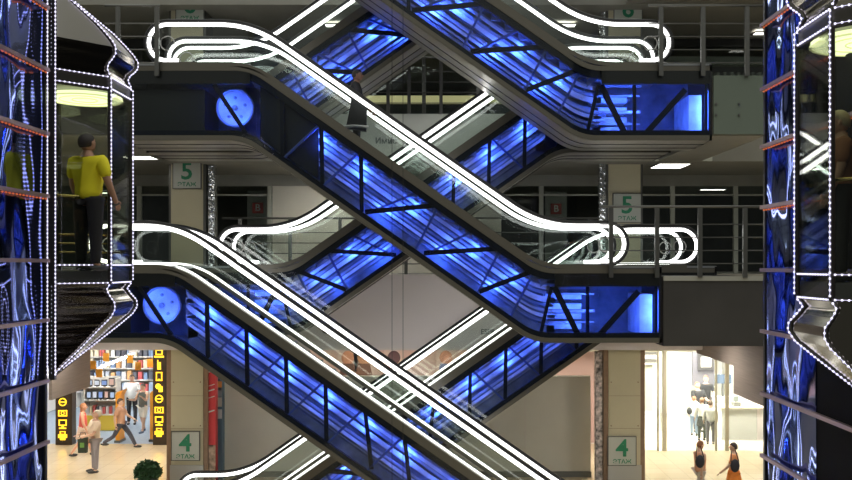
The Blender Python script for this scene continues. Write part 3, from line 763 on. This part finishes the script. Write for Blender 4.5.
def person(label, loc, rz, h=1.75, skin=(.62,.40,.29), hair=(.03,.02,.015), top=(.8,.8,.8), legs=(.1,.1,.12), shoes=(.03,.03,.03),
           stride=0.0, armL=(0.1, 0.3), armR=(0.1, 0.3), lean=0.0, nod=0.0, sleeve='short', trousers='long', long_hair=False, dress=None, belly=0.0, group=None, wide=1.08):
    """faces -Y before rz. armX = (forward swing, elbow bend)."""
    t = thing('person', label, 'person', loc, group, rz); t.scale = (wide, wide, 1)
    k = h / 1.75
    V = lambda x, y, z: Vector((x*k, y*k, z*k))
    hip = V(0, 0, .95)
    def up(p): return hip + R2(p - hip, lean)
    spine, chest, neck = up(V(0, -.01 - belly, 1.14)), up(V(0, .0, 1.33)), up(V(0, .01, 1.47))
    skull = up(V(0, -.015, 1.62)); skull = neck + R2(skull - neck, nod)
    J = {}
    for s, nm, arm in ((1, 'L', armL), (-1, 'R', armR)):
        sh = up(V(.185*s, .01, 1.40)); d = R2(V(.05*s, 0, -.28), arm[0] + lean*0.5)
        el = sh + d; wr = el + R2(V(.0, 0, -.245), arm[0] + arm[1] + lean*0.5); fw = (wr - el).normalized()
        J[nm] = (sh, el, wr, fw)
        a = stride * s
        hp = V(.09*s, 0, .90); kn = hp + R2(V(.01*s, 0, -.43), a + abs(stride)*0.15); bend = -0.15*abs(stride) - (0.75*abs(stride) if a < 0 else 0)
        an = kn + R2(V(0, 0, -.40), a + bend)
        J['leg' + nm] = (hp, kn, an)
    drop = min(J['legL'][2].z, J['legR'][2].z) - 0.07*k
    sc = k
    ch = [[(hip, (.115*sc, .09*sc)), (spine, ((.11 + belly)*sc, (.09 + belly)*sc)), (chest, (.14*sc, .10*sc)), (neck, .055*sc), (neck + (skull - neck)*.6, .06*sc)]]
    for nm in 'LR':
        sh, el, wr, fw = J[nm]
        ch.append([(chest, (.14*sc, .10*sc)), (sh, .060*sc), (el, .043*sc), (wr, .030*sc), (wr + fw*.06*sc, (.042*sc, .022*sc))])
        s = 1 if nm == 'L' else -1
        ac = Vector((0, 1, 0)) if abs(fw.y) < .7 else Vector((1, 0, 0)); ac = (ac - fw*ac.dot(fw)).normalized()
        for q, ln in enumerate((.075, .088, .082, .062)):
            b = wr + fw*.07*sc + ac*((q - 1.5)*.019*sc); m_ = b + fw*ln*.55*sc; e_ = m_ + (fw*.8 + Vector((-s*.5, 0, 0)))*ln*.5*sc
            ch.append([(b, .0095*sc), (m_, .009*sc), (e_, .0075*sc)])
        b = wr + fw*.03*sc - ac*.03*sc; ch.append([(b, .011*sc), (b + (fw*.6 - ac*.7)*.035*sc, .010*sc), (b + (fw*.6 - ac*.7)*.035*sc + fw*.03*sc, .008*sc)])
        hp, kn, an = J['leg' + nm]
        ch.append([(hip, (.115*sc, .09*sc)), (hp, .082*sc), (kn, .056*sc), (an, .038*sc), (an + V(0, -.12, -.045), (.035*sc, .022*sc))])
    me = skin_mesh(ch)
    bm = bmesh.new(); bm.from_mesh(me)
    hm = Matrix.Translation(skull) @ Matrix.Rotation(-nod - lean, 4, 'X')
    def blob(c, r, u=14, v=10, mi=0):
        g = bmesh.ops.create_uvsphere(bm, u_segments=u, v_segments=v, radius=1)
        mm = hm @ Matrix.Translation(Vector(c)*k) @ Matrix.Diagonal((r[0]*k, r[1]*k, r[2]*k, 1))
        bmesh.ops.transform(bm, matrix=mm, verts=g['verts'])
        for f in {f for v_ in g['verts'] for f in v_.link_faces}: f.material_index = mi; f.smooth = True
    blob((0, 0, 0), (.075, .093, .115)); blob((0, -.02, -.055), (.055, .065, .06))
    blob((0, -.097, -.012), (.014, .02, .026), 8, 6)
    for s in (-1, 1):
        blob((s*.077, .005, -.005), (.012, .022, .032), 8, 6); blob((s*.03, -.083, .015), (.013, .010, .009), 8, 6, 1)
    blob((0, -.083, -.062), (.024, .008, .007), 8, 6, 2)
    body = bpy.data.meshes.new('body'); bm.to_mesh(body); bm.free()
    for m_ in (colour(skin, .55), colour((.03, .02, .02), .3), colour((.45, .16, .14), .5)): body.materials.append(m_)
    def put(nm, me_, m_=None):
        if m_: me_.materials.clear(); me_.materials.append(m_)
        o = bpy.data.objects.new(nm, me_); COL.objects.link(o); o.parent = t; o.location = (0, 0, -drop)
        return o
    put('body', body)
    # hair
    hb = MB(); hb.ball((0, 0, 0), 1.0, 20, 10, 0.0, 0.66)
    hv = []
    for v in hb.v:
        x, y, z = v
        zm = -.45 if y > .3 else .42 if y < -.4 else -.45 + (.3 - y) / .7 * .87
        if z < zm:
            f_ = math.sqrt(1 - zm*zm) / max(1e-6, math.hypot(x, y)); x *= f_*.97; y *= f_*.97; z = zm
        hv.append(hm @ (Vector((x*.084, y*.102 + .006, z*.124 + .008))*k))
    if long_hair:
        n0 = len(hv); c2 = MB().ball((0, .055, -.10), (.075, .045, .15), 10, 8)
        hv += [hm @ (Vector(v)*k) for v in c2.v]; hb.f += [[i + n0 for i in f] for f in c2.f]
    hme = bpy.data.meshes.new('hair'); hme.from_pydata([tuple(v) for v in hv], [], hb.f); hme.polygons.foreach_set('use_smooth', [True]*len(hme.polygons))
    put('hair', hme, colour(hair, .6))
    # shirt
    g = .014*sc
    ch = [[(hip + V(0, 0, -.10), (.165*sc, .135*sc)), (hip + V(0, 0, .06), (.160*sc, .132*sc)), (spine, ((.155 + belly)*sc, (.13 + belly)*sc)), (chest, (.185*sc, .140*sc)), (neck + (chest - neck)*.3, .085*sc)]]
    for nm in 'LR':
        sh, el, wr, fw = J[nm]
        if sleeve == 'none': ch.append([(chest, (.185*sc, .14*sc)), (sh, .066*sc)])
        elif sleeve == 'short': ch.append([(chest, (.185*sc, .14*sc)), (sh, .084*sc), (sh + (el - sh)*.85, .068*sc)])
        else: ch.append([(chest, (.185*sc, .14*sc)), (sh, .084*sc), (el, .062*sc), (wr - fw*.02, .048*sc)])
    put('shirt', skin_mesh(ch), colour(top, .8))
    ch = []
    for nm in 'LR':
        hp, kn, an = J['leg' + nm]
        a = [(hip + V(0, 0, .06), (.150*sc, .122*sc)), (hp, .102*sc)]
        a += [(hp + (kn - hp)*.9, .082*sc)] if trousers == 'short' else [(kn, .070*sc), (an + V(0, 0, .0), .055*sc)]
        ch.append(a)
    put('trousers' if trousers == 'long' else 'shorts', skin_mesh(ch), colour(legs, .85))
    if dress:
        md = MB().lathe([(.135*k, 1.0*k), (.17*k, .85*k), (.21*k, .62*k), (.20*k, .60*k)], 18)
        o = md.build('skirt', colour(dress, .8)); o.parent = t; o.location = (0, 0, -drop)
    for nm in 'LR':
        an = J['leg' + nm][2]
        o = MB().ball((an.x, an.y - .06*k, an.z - .035*k), (.045*k, .135*k, .048*k), 10, 6).build('shoe', colour(shoes, .5), None, True); o.parent = t; o.location = (0, 0, -drop)
    return t
def stand(px, feet_y, fl=FL4):
    d = (fl * -1) * F / (feet_y - VY)
    return ((px - VX) * d / F, d, fl)
L0 = stand(95, 472)
person('grey-haired man in a cream shirt and grey trousers, looking down', L0, -1.0, 1.84, hair=(.62,.55,.45), top=(.86,.68,.52), legs=(.27,.25,.28), armL=(.30, 1.0), armR=(.25, 1.0), nod=.35, belly=.03, skin=(.70,.42,.30), wide=1.2)
bg = thing('carrier_bag', 'dark carrier bag with a green mark held by the grey-haired man', 'bag', (L0[0] - .27, L0[1] - .22, FL4 + .66))
bx, by = L0[0] - .27, L0[1] - .22
MB().prism([(bx - .12, FL4 + .62), (bx + .12, FL4 + .62), (bx + .14, FL4 + 1.06), (bx - .14, FL4 + 1.06)], by - .06, by + .06).build('bag_body', colour((.035,.05,.035)), bg)
MB().tube([(bx - .1, by, FL4 + 1.07), (bx - .07, by, FL4 + 1.2), (bx + .07, by, FL4 + 1.2), (bx + .1, by, FL4 + 1.07)], .012, 6).build('handle', colour((.03,.04,.03)), bg)
MB().box((bx - .06, by - .07, FL4 + .78), (bx + .06, by - .06, FL4 + .92)).build('green_mark', colour((.15,.35,.08)), bg)
person('woman in a red top and pale skirt passing behind the grey-haired man', stand(83, 456), 1.9, 1.74, hair=(.45,.18,.08), top=(.72,.12,.10), legs=(.8,.62,.5), stride=.30, trousers='short', dress=(.80,.60,.48), skin=(.78,.42,.28), sleeve='none', long_hair=True)
person('person in dark trousers striding right by the orange shop gate', stand(121, 448), PI/2, 1.78, hair=(.10,.06,.04), top=(.52,.30,.20), legs=(.06,.065,.09), stride=.52, armL=(.5,.5), armR=(-.3,.4), lean=.05)
person('man in a grey vest and white shorts by the right sign pillar', stand(143, 432), -.35, 1.80, hair=(.07,.05,.04), top=(.13,.14,.13), legs=(.82,.78,.70), trousers='short', sleeve='none', armL=(.5,1.7), armR=(.4,1.4), stride=.18, shoes=(.10,.15,.25))
person('shop assistant in white shirt and black trousers standing inside the electronics shop', ((132 - VX)*34.6/F, 34.6, FL4), 0.15, 1.92, hair=(.08,.05,.03), top=(.82,.86,.88), legs=(.03,.03,.035), armL=(.3,1.5), armR=(.3,1.5), sleeve='short')
# right-hand shop group
person('left one of two black-shirted shop staff behind the white-clad shoppers', ((698 - VX)*33/F, 33, FL4), .3, 1.84, top=(.03,.03,.035), armL=(.4,.9), armR=(.4,.9), nod=.3, hair=(.16,.06,.03))
person('right one of two black-shirted shop staff behind the white-clad shoppers', ((706 - VX)*34.3/F, 34.3, FL4), -.2, 1.92, top=(.03,.03,.035), armL=(.4,.9), armR=(.4,.9), nod=.25, hair=(.16,.06,.03))
person('shopper in a white blouse and blue jeans carrying a black bag', ((694 - VX)*32.3/F, 32.3, FL4), 2.6, 1.42, top=(.9,.86,.82), legs=(.30,.38,.5), hair=(.35,.15,.08))
person('shopper in a long white top and black skirt seen from behind', ((702 - VX)*31.4/F, 31.4, FL4), PI, 1.50, top=(.92,.88,.84), legs=(.05,.06,.05), hair=(.22,.10,.05), sleeve='long', dress=(.04,.045,.04))
person('shopper in a white shirt and dark trousers nearest the glass door mullion', ((710.5 - VX)*30.75/F, 30.75, FL4), 2.9, 1.5, top=(.92,.88,.84), legs=(.10,.10,.12), hair=(.10,.06,.04), sleeve='long')
bw = at(689.5, 411, 31.6); tag(MB().ball((bw.x, 31.6, bw.z), (.10, .08, .13), 10, 6).build('handbag', colour((.02,.02,.02)), None, True), 'small black handbag at the side of the shopper in jeans', 'bag')
person('walker with a black bag and grey trousers passing the white shop', ((700 - VX)*23.3/F, 23.3, FL4), PI/2 + .4, 1.66, top=(.70,.36,.22), legs=(.55,.5,.45), hair=(.28,.12,.06), stride=.45, sleeve='none', armL=(.4,.3), armR=(-.4,.3))
person('walker in an orange skirt passing right in front of the white shop', ((734 - VX)*23.0/F, 23.0, FL4), -PI/2 - .3, 1.66, top=(.75,.30,.12), legs=(.75,.25,.05), hair=(.06,.04,.04), stride=.42, dress=(.80,.25,.04), trousers='short', armL=(.5,.3), armR=(-.3,.3))
for X, Y, z, lb in (((700 - VX)*22.9/F, 22.9, FL4 + 1.12, 'black shoulder bag at the waist of the walker in grey trousers'), ((735 - VX)*22.6/F, 22.6, FL4 + 1.08, 'black shoulder bag at the waist of the walker in the orange skirt')):
    b = thing('shoulder_bag', lb, 'bag', (X, Y, z))
    MB().ball((X, Y, z), (.12, .09, .17), 10, 6).build('bag_body', colour((.02,.02,.03)), b, True)
    MB().tube([(X - .1, Y, z + .1), (X - .06, Y + .08, z + .36), (X + .05, Y + .12, z + .36), (X + .1, Y, z + .1)], .012, 6).build('strap', colour((.02,.02,.03)), b, True)
# riders
sx = -1.86; base = B6 - (sx + 4.04)*TAN
person('man in black clothes holding a white-edged bag, riding the middle escalator', (sx, 20.1, base - .36), PI/2, 1.92, top=(.012,.012,.016), legs=(.012,.012,.014), hair=(.02,.015,.012), skin=(.30,.17,.12), sleeve='long', armL=(.25,.5), armR=(.35,.6))
b = thing('holdall', 'black bag with a white lower edge beside the man on the middle escalator', 'bag', (sx, 19.75, base + .1))
MB().prism([(sx - .20, base + .18), (sx + .24, base + .12), (sx + .26, base + .75), (sx - .06, base + .85)], 19.66, 19.86).build('bag_body', colour((.012,.012,.014)), b)
MB().tube([(sx - .30, 19.64, base + .20), (sx + .0, 19.64, base + .22), (sx + .30, 19.64, base + .20)], .03, 6).build('white_edge', mat('white_edge', (.9,.9,.9), .5, emit=(1,1,1), estr=0.0), b, True)
# lift passengers
person('person in a yellow T-shirt and black trousers standing in the left lift, seen from behind', (-5.07, 12.98, -.08), 2.75, 1.98, top=(.85,.76,.02), legs=(.012,.012,.014), hair=(.02,.014,.01), nod=.2, armL=(.1,.25), armR=(.15,.3), skin=(.45,.25,.16), wide=1.2)
person('person with fair hair and a brown top in the right lift at the photo edge', (4.34, 9.75, -.18), -1.9, 1.86, top=(.32,.14,.07), legs=(.02,.02,.02), hair=(.42,.34,.22), skin=(.5,.3,.2), long_hair=False)

# ------------------------------------------------------------------ electronics shop (left)
def icon(mb, kind, x, y, z, s):
    r = lambda a, b, c, d: mb.box((x + a*s, y, z + b*s), (x + c*s, y + .02, z + d*s))
    def frame(a, b, c, d, w=.12): r(a, b, c, b+w); r(a, d-w, c, d); r(a, b, a+w, d); r(c-w, b, c, d)
    if kind == 0: frame(-.4, -.1, .4, .5); r(-.55, -.4, .55, -.2)
    elif kind == 1: r(-.2, -.5, .2, .35); r(-.2, .35, -.08, .6)
    elif kind == 2: frame(-.36, -.5, .36, .5); r(-.12, -.36, .12, -.28)
    elif kind == 3: mb.disc((x - .1*s, z + .15*s), .32*s, y, y + .02, 14); r(-.05, -.5, .4, .15)
    elif kind == 4: mb.ring((x, z), .4*s, .07*s, y + .01, 18); r(-.3, -.06, .3, .06)
    elif kind == 5: frame(-.5, -.35, .5, .35); mb.ring((x, z), .18*s, .05*s, y + .01, 14)
    elif kind == 6: frame(-.45, -.15, .45, .55); r(-.12, -.35, .12, -.15); r(-.4, -.5, .4, -.36)
    else: r(-.5, -.25, .5, .15); frame(-.32, .1, .32, .5, .1); r(-.3, -.5, .3, -.2)
def sign_pillar(px0, px1, label, kinds, y_first):
    y = 30.6; X0, X1 = (px0 - VX)*y/F, (px1 - VX)*y/F
    t = thing('sign_pillar', label, 'sign pillar', ((X0+X1)/2, y, FL4), 'icon pillars of the electronics shop')
    MB().box((X0, y, FL4), (X1, y + .35, C4)).build('pillar_body', M['sign_black'], t)
    xc = X0 + (X1 - X0)*0.44
    for k, kd in enumerate(kinds):
        q = at(0, y_first + 11.2*k, y)
        mb = MB(); icon(mb, kd, xc, y - .02, q.z, .30); mb.build('pictogram', M['icon'], t)
sign_pillar(55.5, 72, 'black pillar with yellow device pictograms at the far left, partly hidden by the lift', [1, 2, 3, 0, 2, 4, 5, 6, 7], 346)
sign_pillar(153, 167, 'black pillar with yellow device pictograms right of the electronics shop entrance', [0, 1, 2, 3, 4, 5, 6, 7], 354)
def gate(px, y, label):
    X = (px - VX)*y/F; t = thing('security_gate', label, 'security gate', (X, y, FL4))
    MB().box((X - .07, y, FL4), (X + .07, y + .5, FL4 + 1.62)).build('gate_panel', M['orange'], t)
    MB().box((X - .10, y - .05, FL4), (X + .10, y + .55, FL4 + .08)).build('foot_plate', M['rail'], t)
    MB().prism([(X - .09, FL4 + 1.62), (X + .09, FL4 + 1.62), (X + .16, FL4 + 1.80), (X - .02, FL4 + 1.74)], y, y + .5).build('gate_cap', M['orange'], t)
gate(117.5, 31.0, 'orange security gate panel left of the striding person')
gate(152, 31.2, 'orange security gate panel tight against the right sign pillar')
def shelf_unit(px0, px1, y, zs, depth, m, label, name='shelf_unit', base=None):
    X0, X1 = (px0 - VX)*y/F, (px1 - VX)*y/F
    t = thing(name, label, 'shelf unit', ((X0+X1)/2, y, FL4))
    MB().box((X0, y + depth, FL4), (X1, y + depth + .05, FL4 + zs[-1] + .35)).build('back_panel', m, t)
    for z in zs: MB().box((X0, y, FL4 + z - .05), (X1, y + depth, FL4 + z)).build('shelf', M['white'], t)
    for X in (X0, X1): MB().box((X - .02, y, FL4), (X + .02, y + depth, FL4 + zs[-1] + .3)).build('side_panel', m, t)
    if base: MB().box((X0, y - .02, FL4 + .02), (X1, y + .02, FL4 + zs[0] - .05)).build('base_board', base, t)
    return X0, X1
cols = [(.85,.85,.88), (.12,.13,.16), (.25,.35,.55), (.7,.15,.15), (.55,.6,.68), (.9,.8,.6), (.08,.08,.1), (.4,.5,.7), (.8,.45,.2)]
NB_ = 0
def goods(X0, X1, y, z, n, wh, name, cat, group, label, screen=False):
    dx = (X1 - X0)/n
    for k in range(n):
        x = X0 + dx*(k + .5); w = dx*random.uniform(.62, .85); hh = wh*random.uniform(.7, 1.0); c = random.choice(cols)
        if screen:
            t = thing(name, label, cat, (x, y, z), group)
            cs = MB().box((x - w/2, y, z + .03), (x + w/2, y + .04, z + hh)).build('casing', colour((.05,.05,.06)), t)
            MB().box((x - w*.42, y - .006, z + .07), (x + w*.42, y, z + hh - .04)).build('screen', mat('screen_%d' % (k % 4), (.1,.1,.1), .2, emit=[(.5,.65,.9), (.75,.8,.9), (.25,.4,.8), (.8,.5,.4)][k % 4], estr=.8), cs)
            MB().box((x - w*.2, y, z), (x + w*.2, y + .12, z + .035)).build('stand', colour((.05,.05,.06)), t)
        else:
            tag(MB().box((x - w/2, y, z), (x + w/2, y + .22, z + hh)).build(name, colour(c)), label, cat, group)
x0, x1 = shelf_unit(84, 116, 33.2, (.62, 1.15, 1.62), .45, M['white'], 'low white shelf unit with a yellow base board at the front of the electronics shop', base=M['yellow'])
goods(x0 + .05, x1 - .05, 33.25, FL4 + .62, 9, .32, 'product_box', 'box', 'boxed goods on the low shelf unit', 'small boxed product in the bottom row of the low yellow-based shelf unit')
goods(x0 + .05, x1 - .05, 33.25, FL4 + 1.15, 5, .36, 'display_screen', 'screen', 'screens in the middle row of the low shelf unit', 'small lit screen in the middle row of the low shelf unit', True)
goods(x0 + .05, x1 - .05, 33.25, FL4 + 1.62, 4, .34, 'display_screen', 'screen', 'screens on top of the low shelf unit', 'small lit screen on top of the low shelf unit', True)
x0, x1 = shelf_unit(76, 160, 38.6, (.7, 1.2, 1.7, 2.2, 2.7), .5, M['white'], 'tall white wall shelving full of goods at the back of the electronics shop')
for k, z in enumerate((.7, 1.2, 1.7, 2.2, 2.7)):
    goods(x0 + .05, x1 - .05, 38.62, FL4 + z, 15, .40, 'product_box', 'box', 'goods on the tall back shelving row %d' % (k + 1), 'small boxed product on the tall back shelving, %s row' % ['lowest', 'second', 'middle', 'fourth', 'top'][k])
for k, (px, py, d) in enumerate(((93, 365, 32.5), (99, 373, 32.2), (106, 357, 33), (130, 359, 33), (138, 366, 32.5), (150, 363, 33.4))):
    p = at(px, py, d); lb = ['left-end', 'lowest', 'small high', 'middle', 'fourth', 'right-end'][k]
    t = thing('price_tag', '%s orange price board hanging in the electronics shop' % lb, 'price board', p)
    MB().box((p.x - .11, d, p.z - .15), (p.x + .11, d + .02, p.z + .15)).build('board', M['orange'], t)
    MB().tube([(p.x, d + .01, p.z + .15), (p.x, d + .01, C4)], .006, 5).build('cord', M['cable'], t)
a, b = at(98, 369, 33.4), at(133, 355, 33.4)
t = thing('lamp_rack', 'dark ceiling rack with white tube lamps across the electronics shop', 'lamp rack', (a + b)/2)
MB().bar(a, b, .10, .06).build('bar', M['rail'], t)
for k in range(9):
    q = a.lerp(b, (k + .5)/9); MB().bar(q + Vector((-.10, -.05, -.06)), q + Vector((.12, -.05, .12)), .045).build('tube_lamp', M['panel_light'], t)
for k in (0.1, .9):
    q = a.lerp(b, k); MB().tube([q, (q.x, q.y, C4)], .01, 5).build('hanger', M['cable'], t)
p = at(133, 350, 33); tag(MB().box((p.x - .16, 33, p.z - .1), (p.x + .16, 33.2, p.z + .25)).build('ceiling_projector', M['white']), 'white box hanging high above the shop assistant', 'projector')

# dark bushy plant and planter at the bottom
def bush(px, py, d, r, label):
    p = at(px, py, d); t = thing('potted_bush', label, 'plant', (p.x, d, FL4))
    fm = MB(); rnd = random.Random(int(px))
    for k in range(420):
        th = rnd.uniform(0, 2*PI); u = rnd.uniform(-.6, 1); rr = r*rnd.uniform(.72, 1.0); s_ = math.sqrt(1 - u*u)
        c = Vector((p.x + rr*s_*math.cos(th), d + rr*s_*math.sin(th), p.z - r*.55 + rr*u*.8))
        e1 = Vector((rnd.uniform(-1, 1), rnd.uniform(-1, 1), rnd.uniform(-1, 1))).normalized()*.075; e2 = e1.orthogonal().normalized()*.035
        n_ = e1.cross(e2).normalized()*.008
        fm.add([c - e1, c + e2 + n_, c + e1, c - e2 + n_], [(0, 1, 2, 3)])
    fm.ball((p.x, d, p.z - r*.55), (r*.74, r*.74, r*.6), 14, 9)
    fm.build('foliage', M['leaf'], t)
    MB().tube([(p.x, d, FL4 + .5), (p.x, d, p.z - r)], .035, 6).build('stem', M['brown'], t)
    MB().lathe([(.20, FL4), (.27, FL4 + .52), (.24, FL4 + .52), (.23, FL4 + .46)], 18, (p.x, d)).build('pot', M['terracotta'], t)
bush(148, 464, 23.6, .36, 'round dark green bush at the bottom beside the left pillar')

# ------------------------------------------------------------------ white shop (right)
X = lambda px, d: (px - VX)*d/F
dr = struct(MB().box((X(643, 29.7), 29.70, FL4), (X(757, 29.7), 29.72, -2.85)).build('door_1', M['glass']))
for px, w in ((658, .03), (664.5, .07), (716, .03), (727, .06)):
    MB().box((X(px, 29.65) - w, 29.62, FL4), (X(px, 29.65) + w, 29.70, -2.85)).build('door_frame', M['beige'], dr)
for z in (FL4 + 1.0, ):
    MB().tube([(X(661, 29.5), 29.5, z - .35), (X(661, 29.5), 29.5, z + .55)], .02, 8).build('door_handle', M['steel'], dr)
t = thing('wall_rack', 'brown wall board under a dark shelf at the left of the white shop', 'wall rack', (X(648, 34), 34, FL4))
MB().box((X(640, 34), 34, FL4 + 0.6), (X(653, 34), 34.1, FL4 + 2.35)).build('board', M['beige'], t)
for z in (FL4 + 2.45, FL4 + 2.75): MB().box((X(640, 34), 33.7, z), (X(656, 34), 34.1, z + .12)).build('shelf', colour((.10,.09,.08)), t)
t = thing('counter', 'cream service counter on the right of the white shop', 'counter', (X(740, 31.5), 31.5, FL4))
MB().box((X(722, 31.5), 31.5, FL4), (X(765, 31.5), 32.3, FL4 + 1.08)).build('body', M['white'], t)
MB().box((X(720, 31.5), 31.42, FL4 + 1.08), (X(766, 31.5), 32.35, FL4 + 1.14)).build('counter_top', mat('counter_cream', (.82,.74,.62), .3), t)
t = thing('cash_register', 'small dark cash register standing on the cream counter', 'cash register', (X(737, 31.7), 31.7, FL4 + 1.14))
MB().box((X(734, 31.7), 31.7, FL4 + 1.14), (X(741, 31.7), 32.0, FL4 + 1.28)).build('body', colour((.2,.2,.18)), t)
MB().box((X(735, 31.7), 31.85, FL4 + 1.30), (X(740, 31.7), 31.9, FL4 + 1.48)).build('screen', colour((.3,.32,.3)), t)
MB().box((X(737, 31.7), 31.87, FL4 + 1.26), (X(738, 31.7), 31.93, FL4 + 1.34)).build('stand', colour((.1,.1,.1)), t)
p = at(706, 362, 35.8); t = thing('picture_frame', 'black framed white picture above the black-shirted staff', 'picture', p)
MB().box((p.x - .32, 35.8, p.z - .32), (p.x + .32, 35.86, p.z + .32)).build('frame', colour((.06,.055,.06)), t)
MB().box((p.x - .2, 35.78, p.z - .2), (p.x + .2, 35.8, p.z + .2)).build('picture', M['white'], t)
MB().box((p.x - .5, 35.9, FL4 + 1.3), (p.x + .45, 36.0, C4)).build('backing_panel', colour((.16,.15,.18)), t)
p = at(723, 379, 35); t = thing('monitor', 'blue-grey monitor behind the counter right of the staff', 'monitor', p)
MB().box((p.x - .34, 35, p.z - .18), (p.x + .34, 35.05, p.z + .18)).build('screen', colour((.10,.14,.22), .2), t)
MB().box((p.x - .04, 35.02, FL4 + 1.0), (p.x + .04, 35.06, p.z - .18)).build('stand', colour((.1,.1,.1)), t)
MB().box((p.x - .4, 34.9, FL4), (p.x + .4, 35.3, FL4 + 1.0)).build('plinth', M['white'], t)
p = at(724, 390, 34.6)

# posters on the pink shop wall behind the hoarding
for px, c1, c2, lb in ((348, (.75,.34,.22), (.20,.10,.08), 'poster with an orange rounded figure, left one of two behind the lower escalator'), (364, (.78,.40,.26), (.25,.12,.09), 'poster with an orange rounded figure, right one of two behind the lower escalator'),
                       (394, (.14,.08,.10), (.55,.12,.12), 'poster with a dark figure on pink beside the escalator crossing'), (446, (.78,.40,.30), (.25,.30,.55), 'poster with a striped blue and orange figure right of the escalator crossing')):
    p = at(px, 361, 30.9); t = thing('poster', lb, 'poster', p)
    MB().box((p.x - .34, 30.85, p.z - .55), (p.x + .34, 30.9, p.z + .42)).build('sheet', colour((.85,.66,.62)), t)
    MB().ball((p.x, 30.84, p.z + .12), (.22, .03, .24), 14, 8).build('figure_head', colour(c1), t, True)
    MB().prism([(p.x - .3, p.z - .5), (p.x + .3, p.z - .5), (p.x + .2, p.z - .08), (p.x - .2, p.z - .08)], 30.82, 30.85).build('figure_body', colour(c2), t)
p = at(326, 329, 24.05)
t = thing('dome_camera', 'small black dome fixed to the grey fascia behind the lowest front escalator', 'camera', (p.x, 24.1, p.z))
MB().ball((p.x, 24.08, p.z), (.12, .09, .12), 14, 8).build('dome', M['black'], t, True)
MB().disc((p.x, p.z), .13, 24.09, 24.12, 20).build('base_ring', M['rail'], t)

# ------------------------------------------------------------------ world, camera
sc = bpy.context.scene
w = bpy.data.worlds.new('world'); sc.world = w; w.use_nodes = True
nt = w.node_tree; bg_ = nt.nodes['Background']     # added ambient fill shaped by direction: bright overhead, dim towards the horizon
tc = nt.nodes.new('ShaderNodeTexCoord'); sp = nt.nodes.new('ShaderNodeSeparateXYZ'); rp = nt.nodes.new('ShaderNodeValToRGB')
nt.links.new(tc.outputs['Generated'], sp.inputs[0]); nt.links.new(sp.outputs['Z'], rp.inputs['Fac']); nt.links.new(rp.outputs['Color'], bg_.inputs['Color'])
rp.color_ramp.elements[0].position = 0.12; rp.color_ramp.elements[0].color = (0.05, 0.052, 0.05, 1)
rp.color_ramp.elements[1].position = 0.75; rp.color_ramp.elements[1].color = (0.95, 0.96, 0.88, 1)
bg_.inputs['Strength'].default_value = 1.25
cam = bpy.data.cameras.new('camera'); co = bpy.data.objects.new('camera', cam); COL.objects.link(co)
co.location = (0, 0, 0); co.rotation_euler = (PI/2, 0, 0)
cam.sensor_width = 36; cam.lens = 36*F/852; cam.shift_x = -(VX - 426)/852; cam.shift_y = (VY - 240)/852
cam.clip_end = 200
sc.camera = co
vs = sc.view_settings
vs.view_transform = 'Standard'; vs.look = 'None'; vs.exposure = 0.0; vs.gamma = 1.0; vs.use_curve_mapping = False
sc.cycles.max_bounces = 10; sc.cycles.transparent_max_bounces = 24; sc.cycles.diffuse_bounces = 3; sc.cycles.glossy_bounces = 4
sc.cycles.use_denoising = True
sc.cycles.sample_clamp_indirect = 4.0
sc.cycles.caustics_reflective = False; sc.cycles.caustics_refractive = False
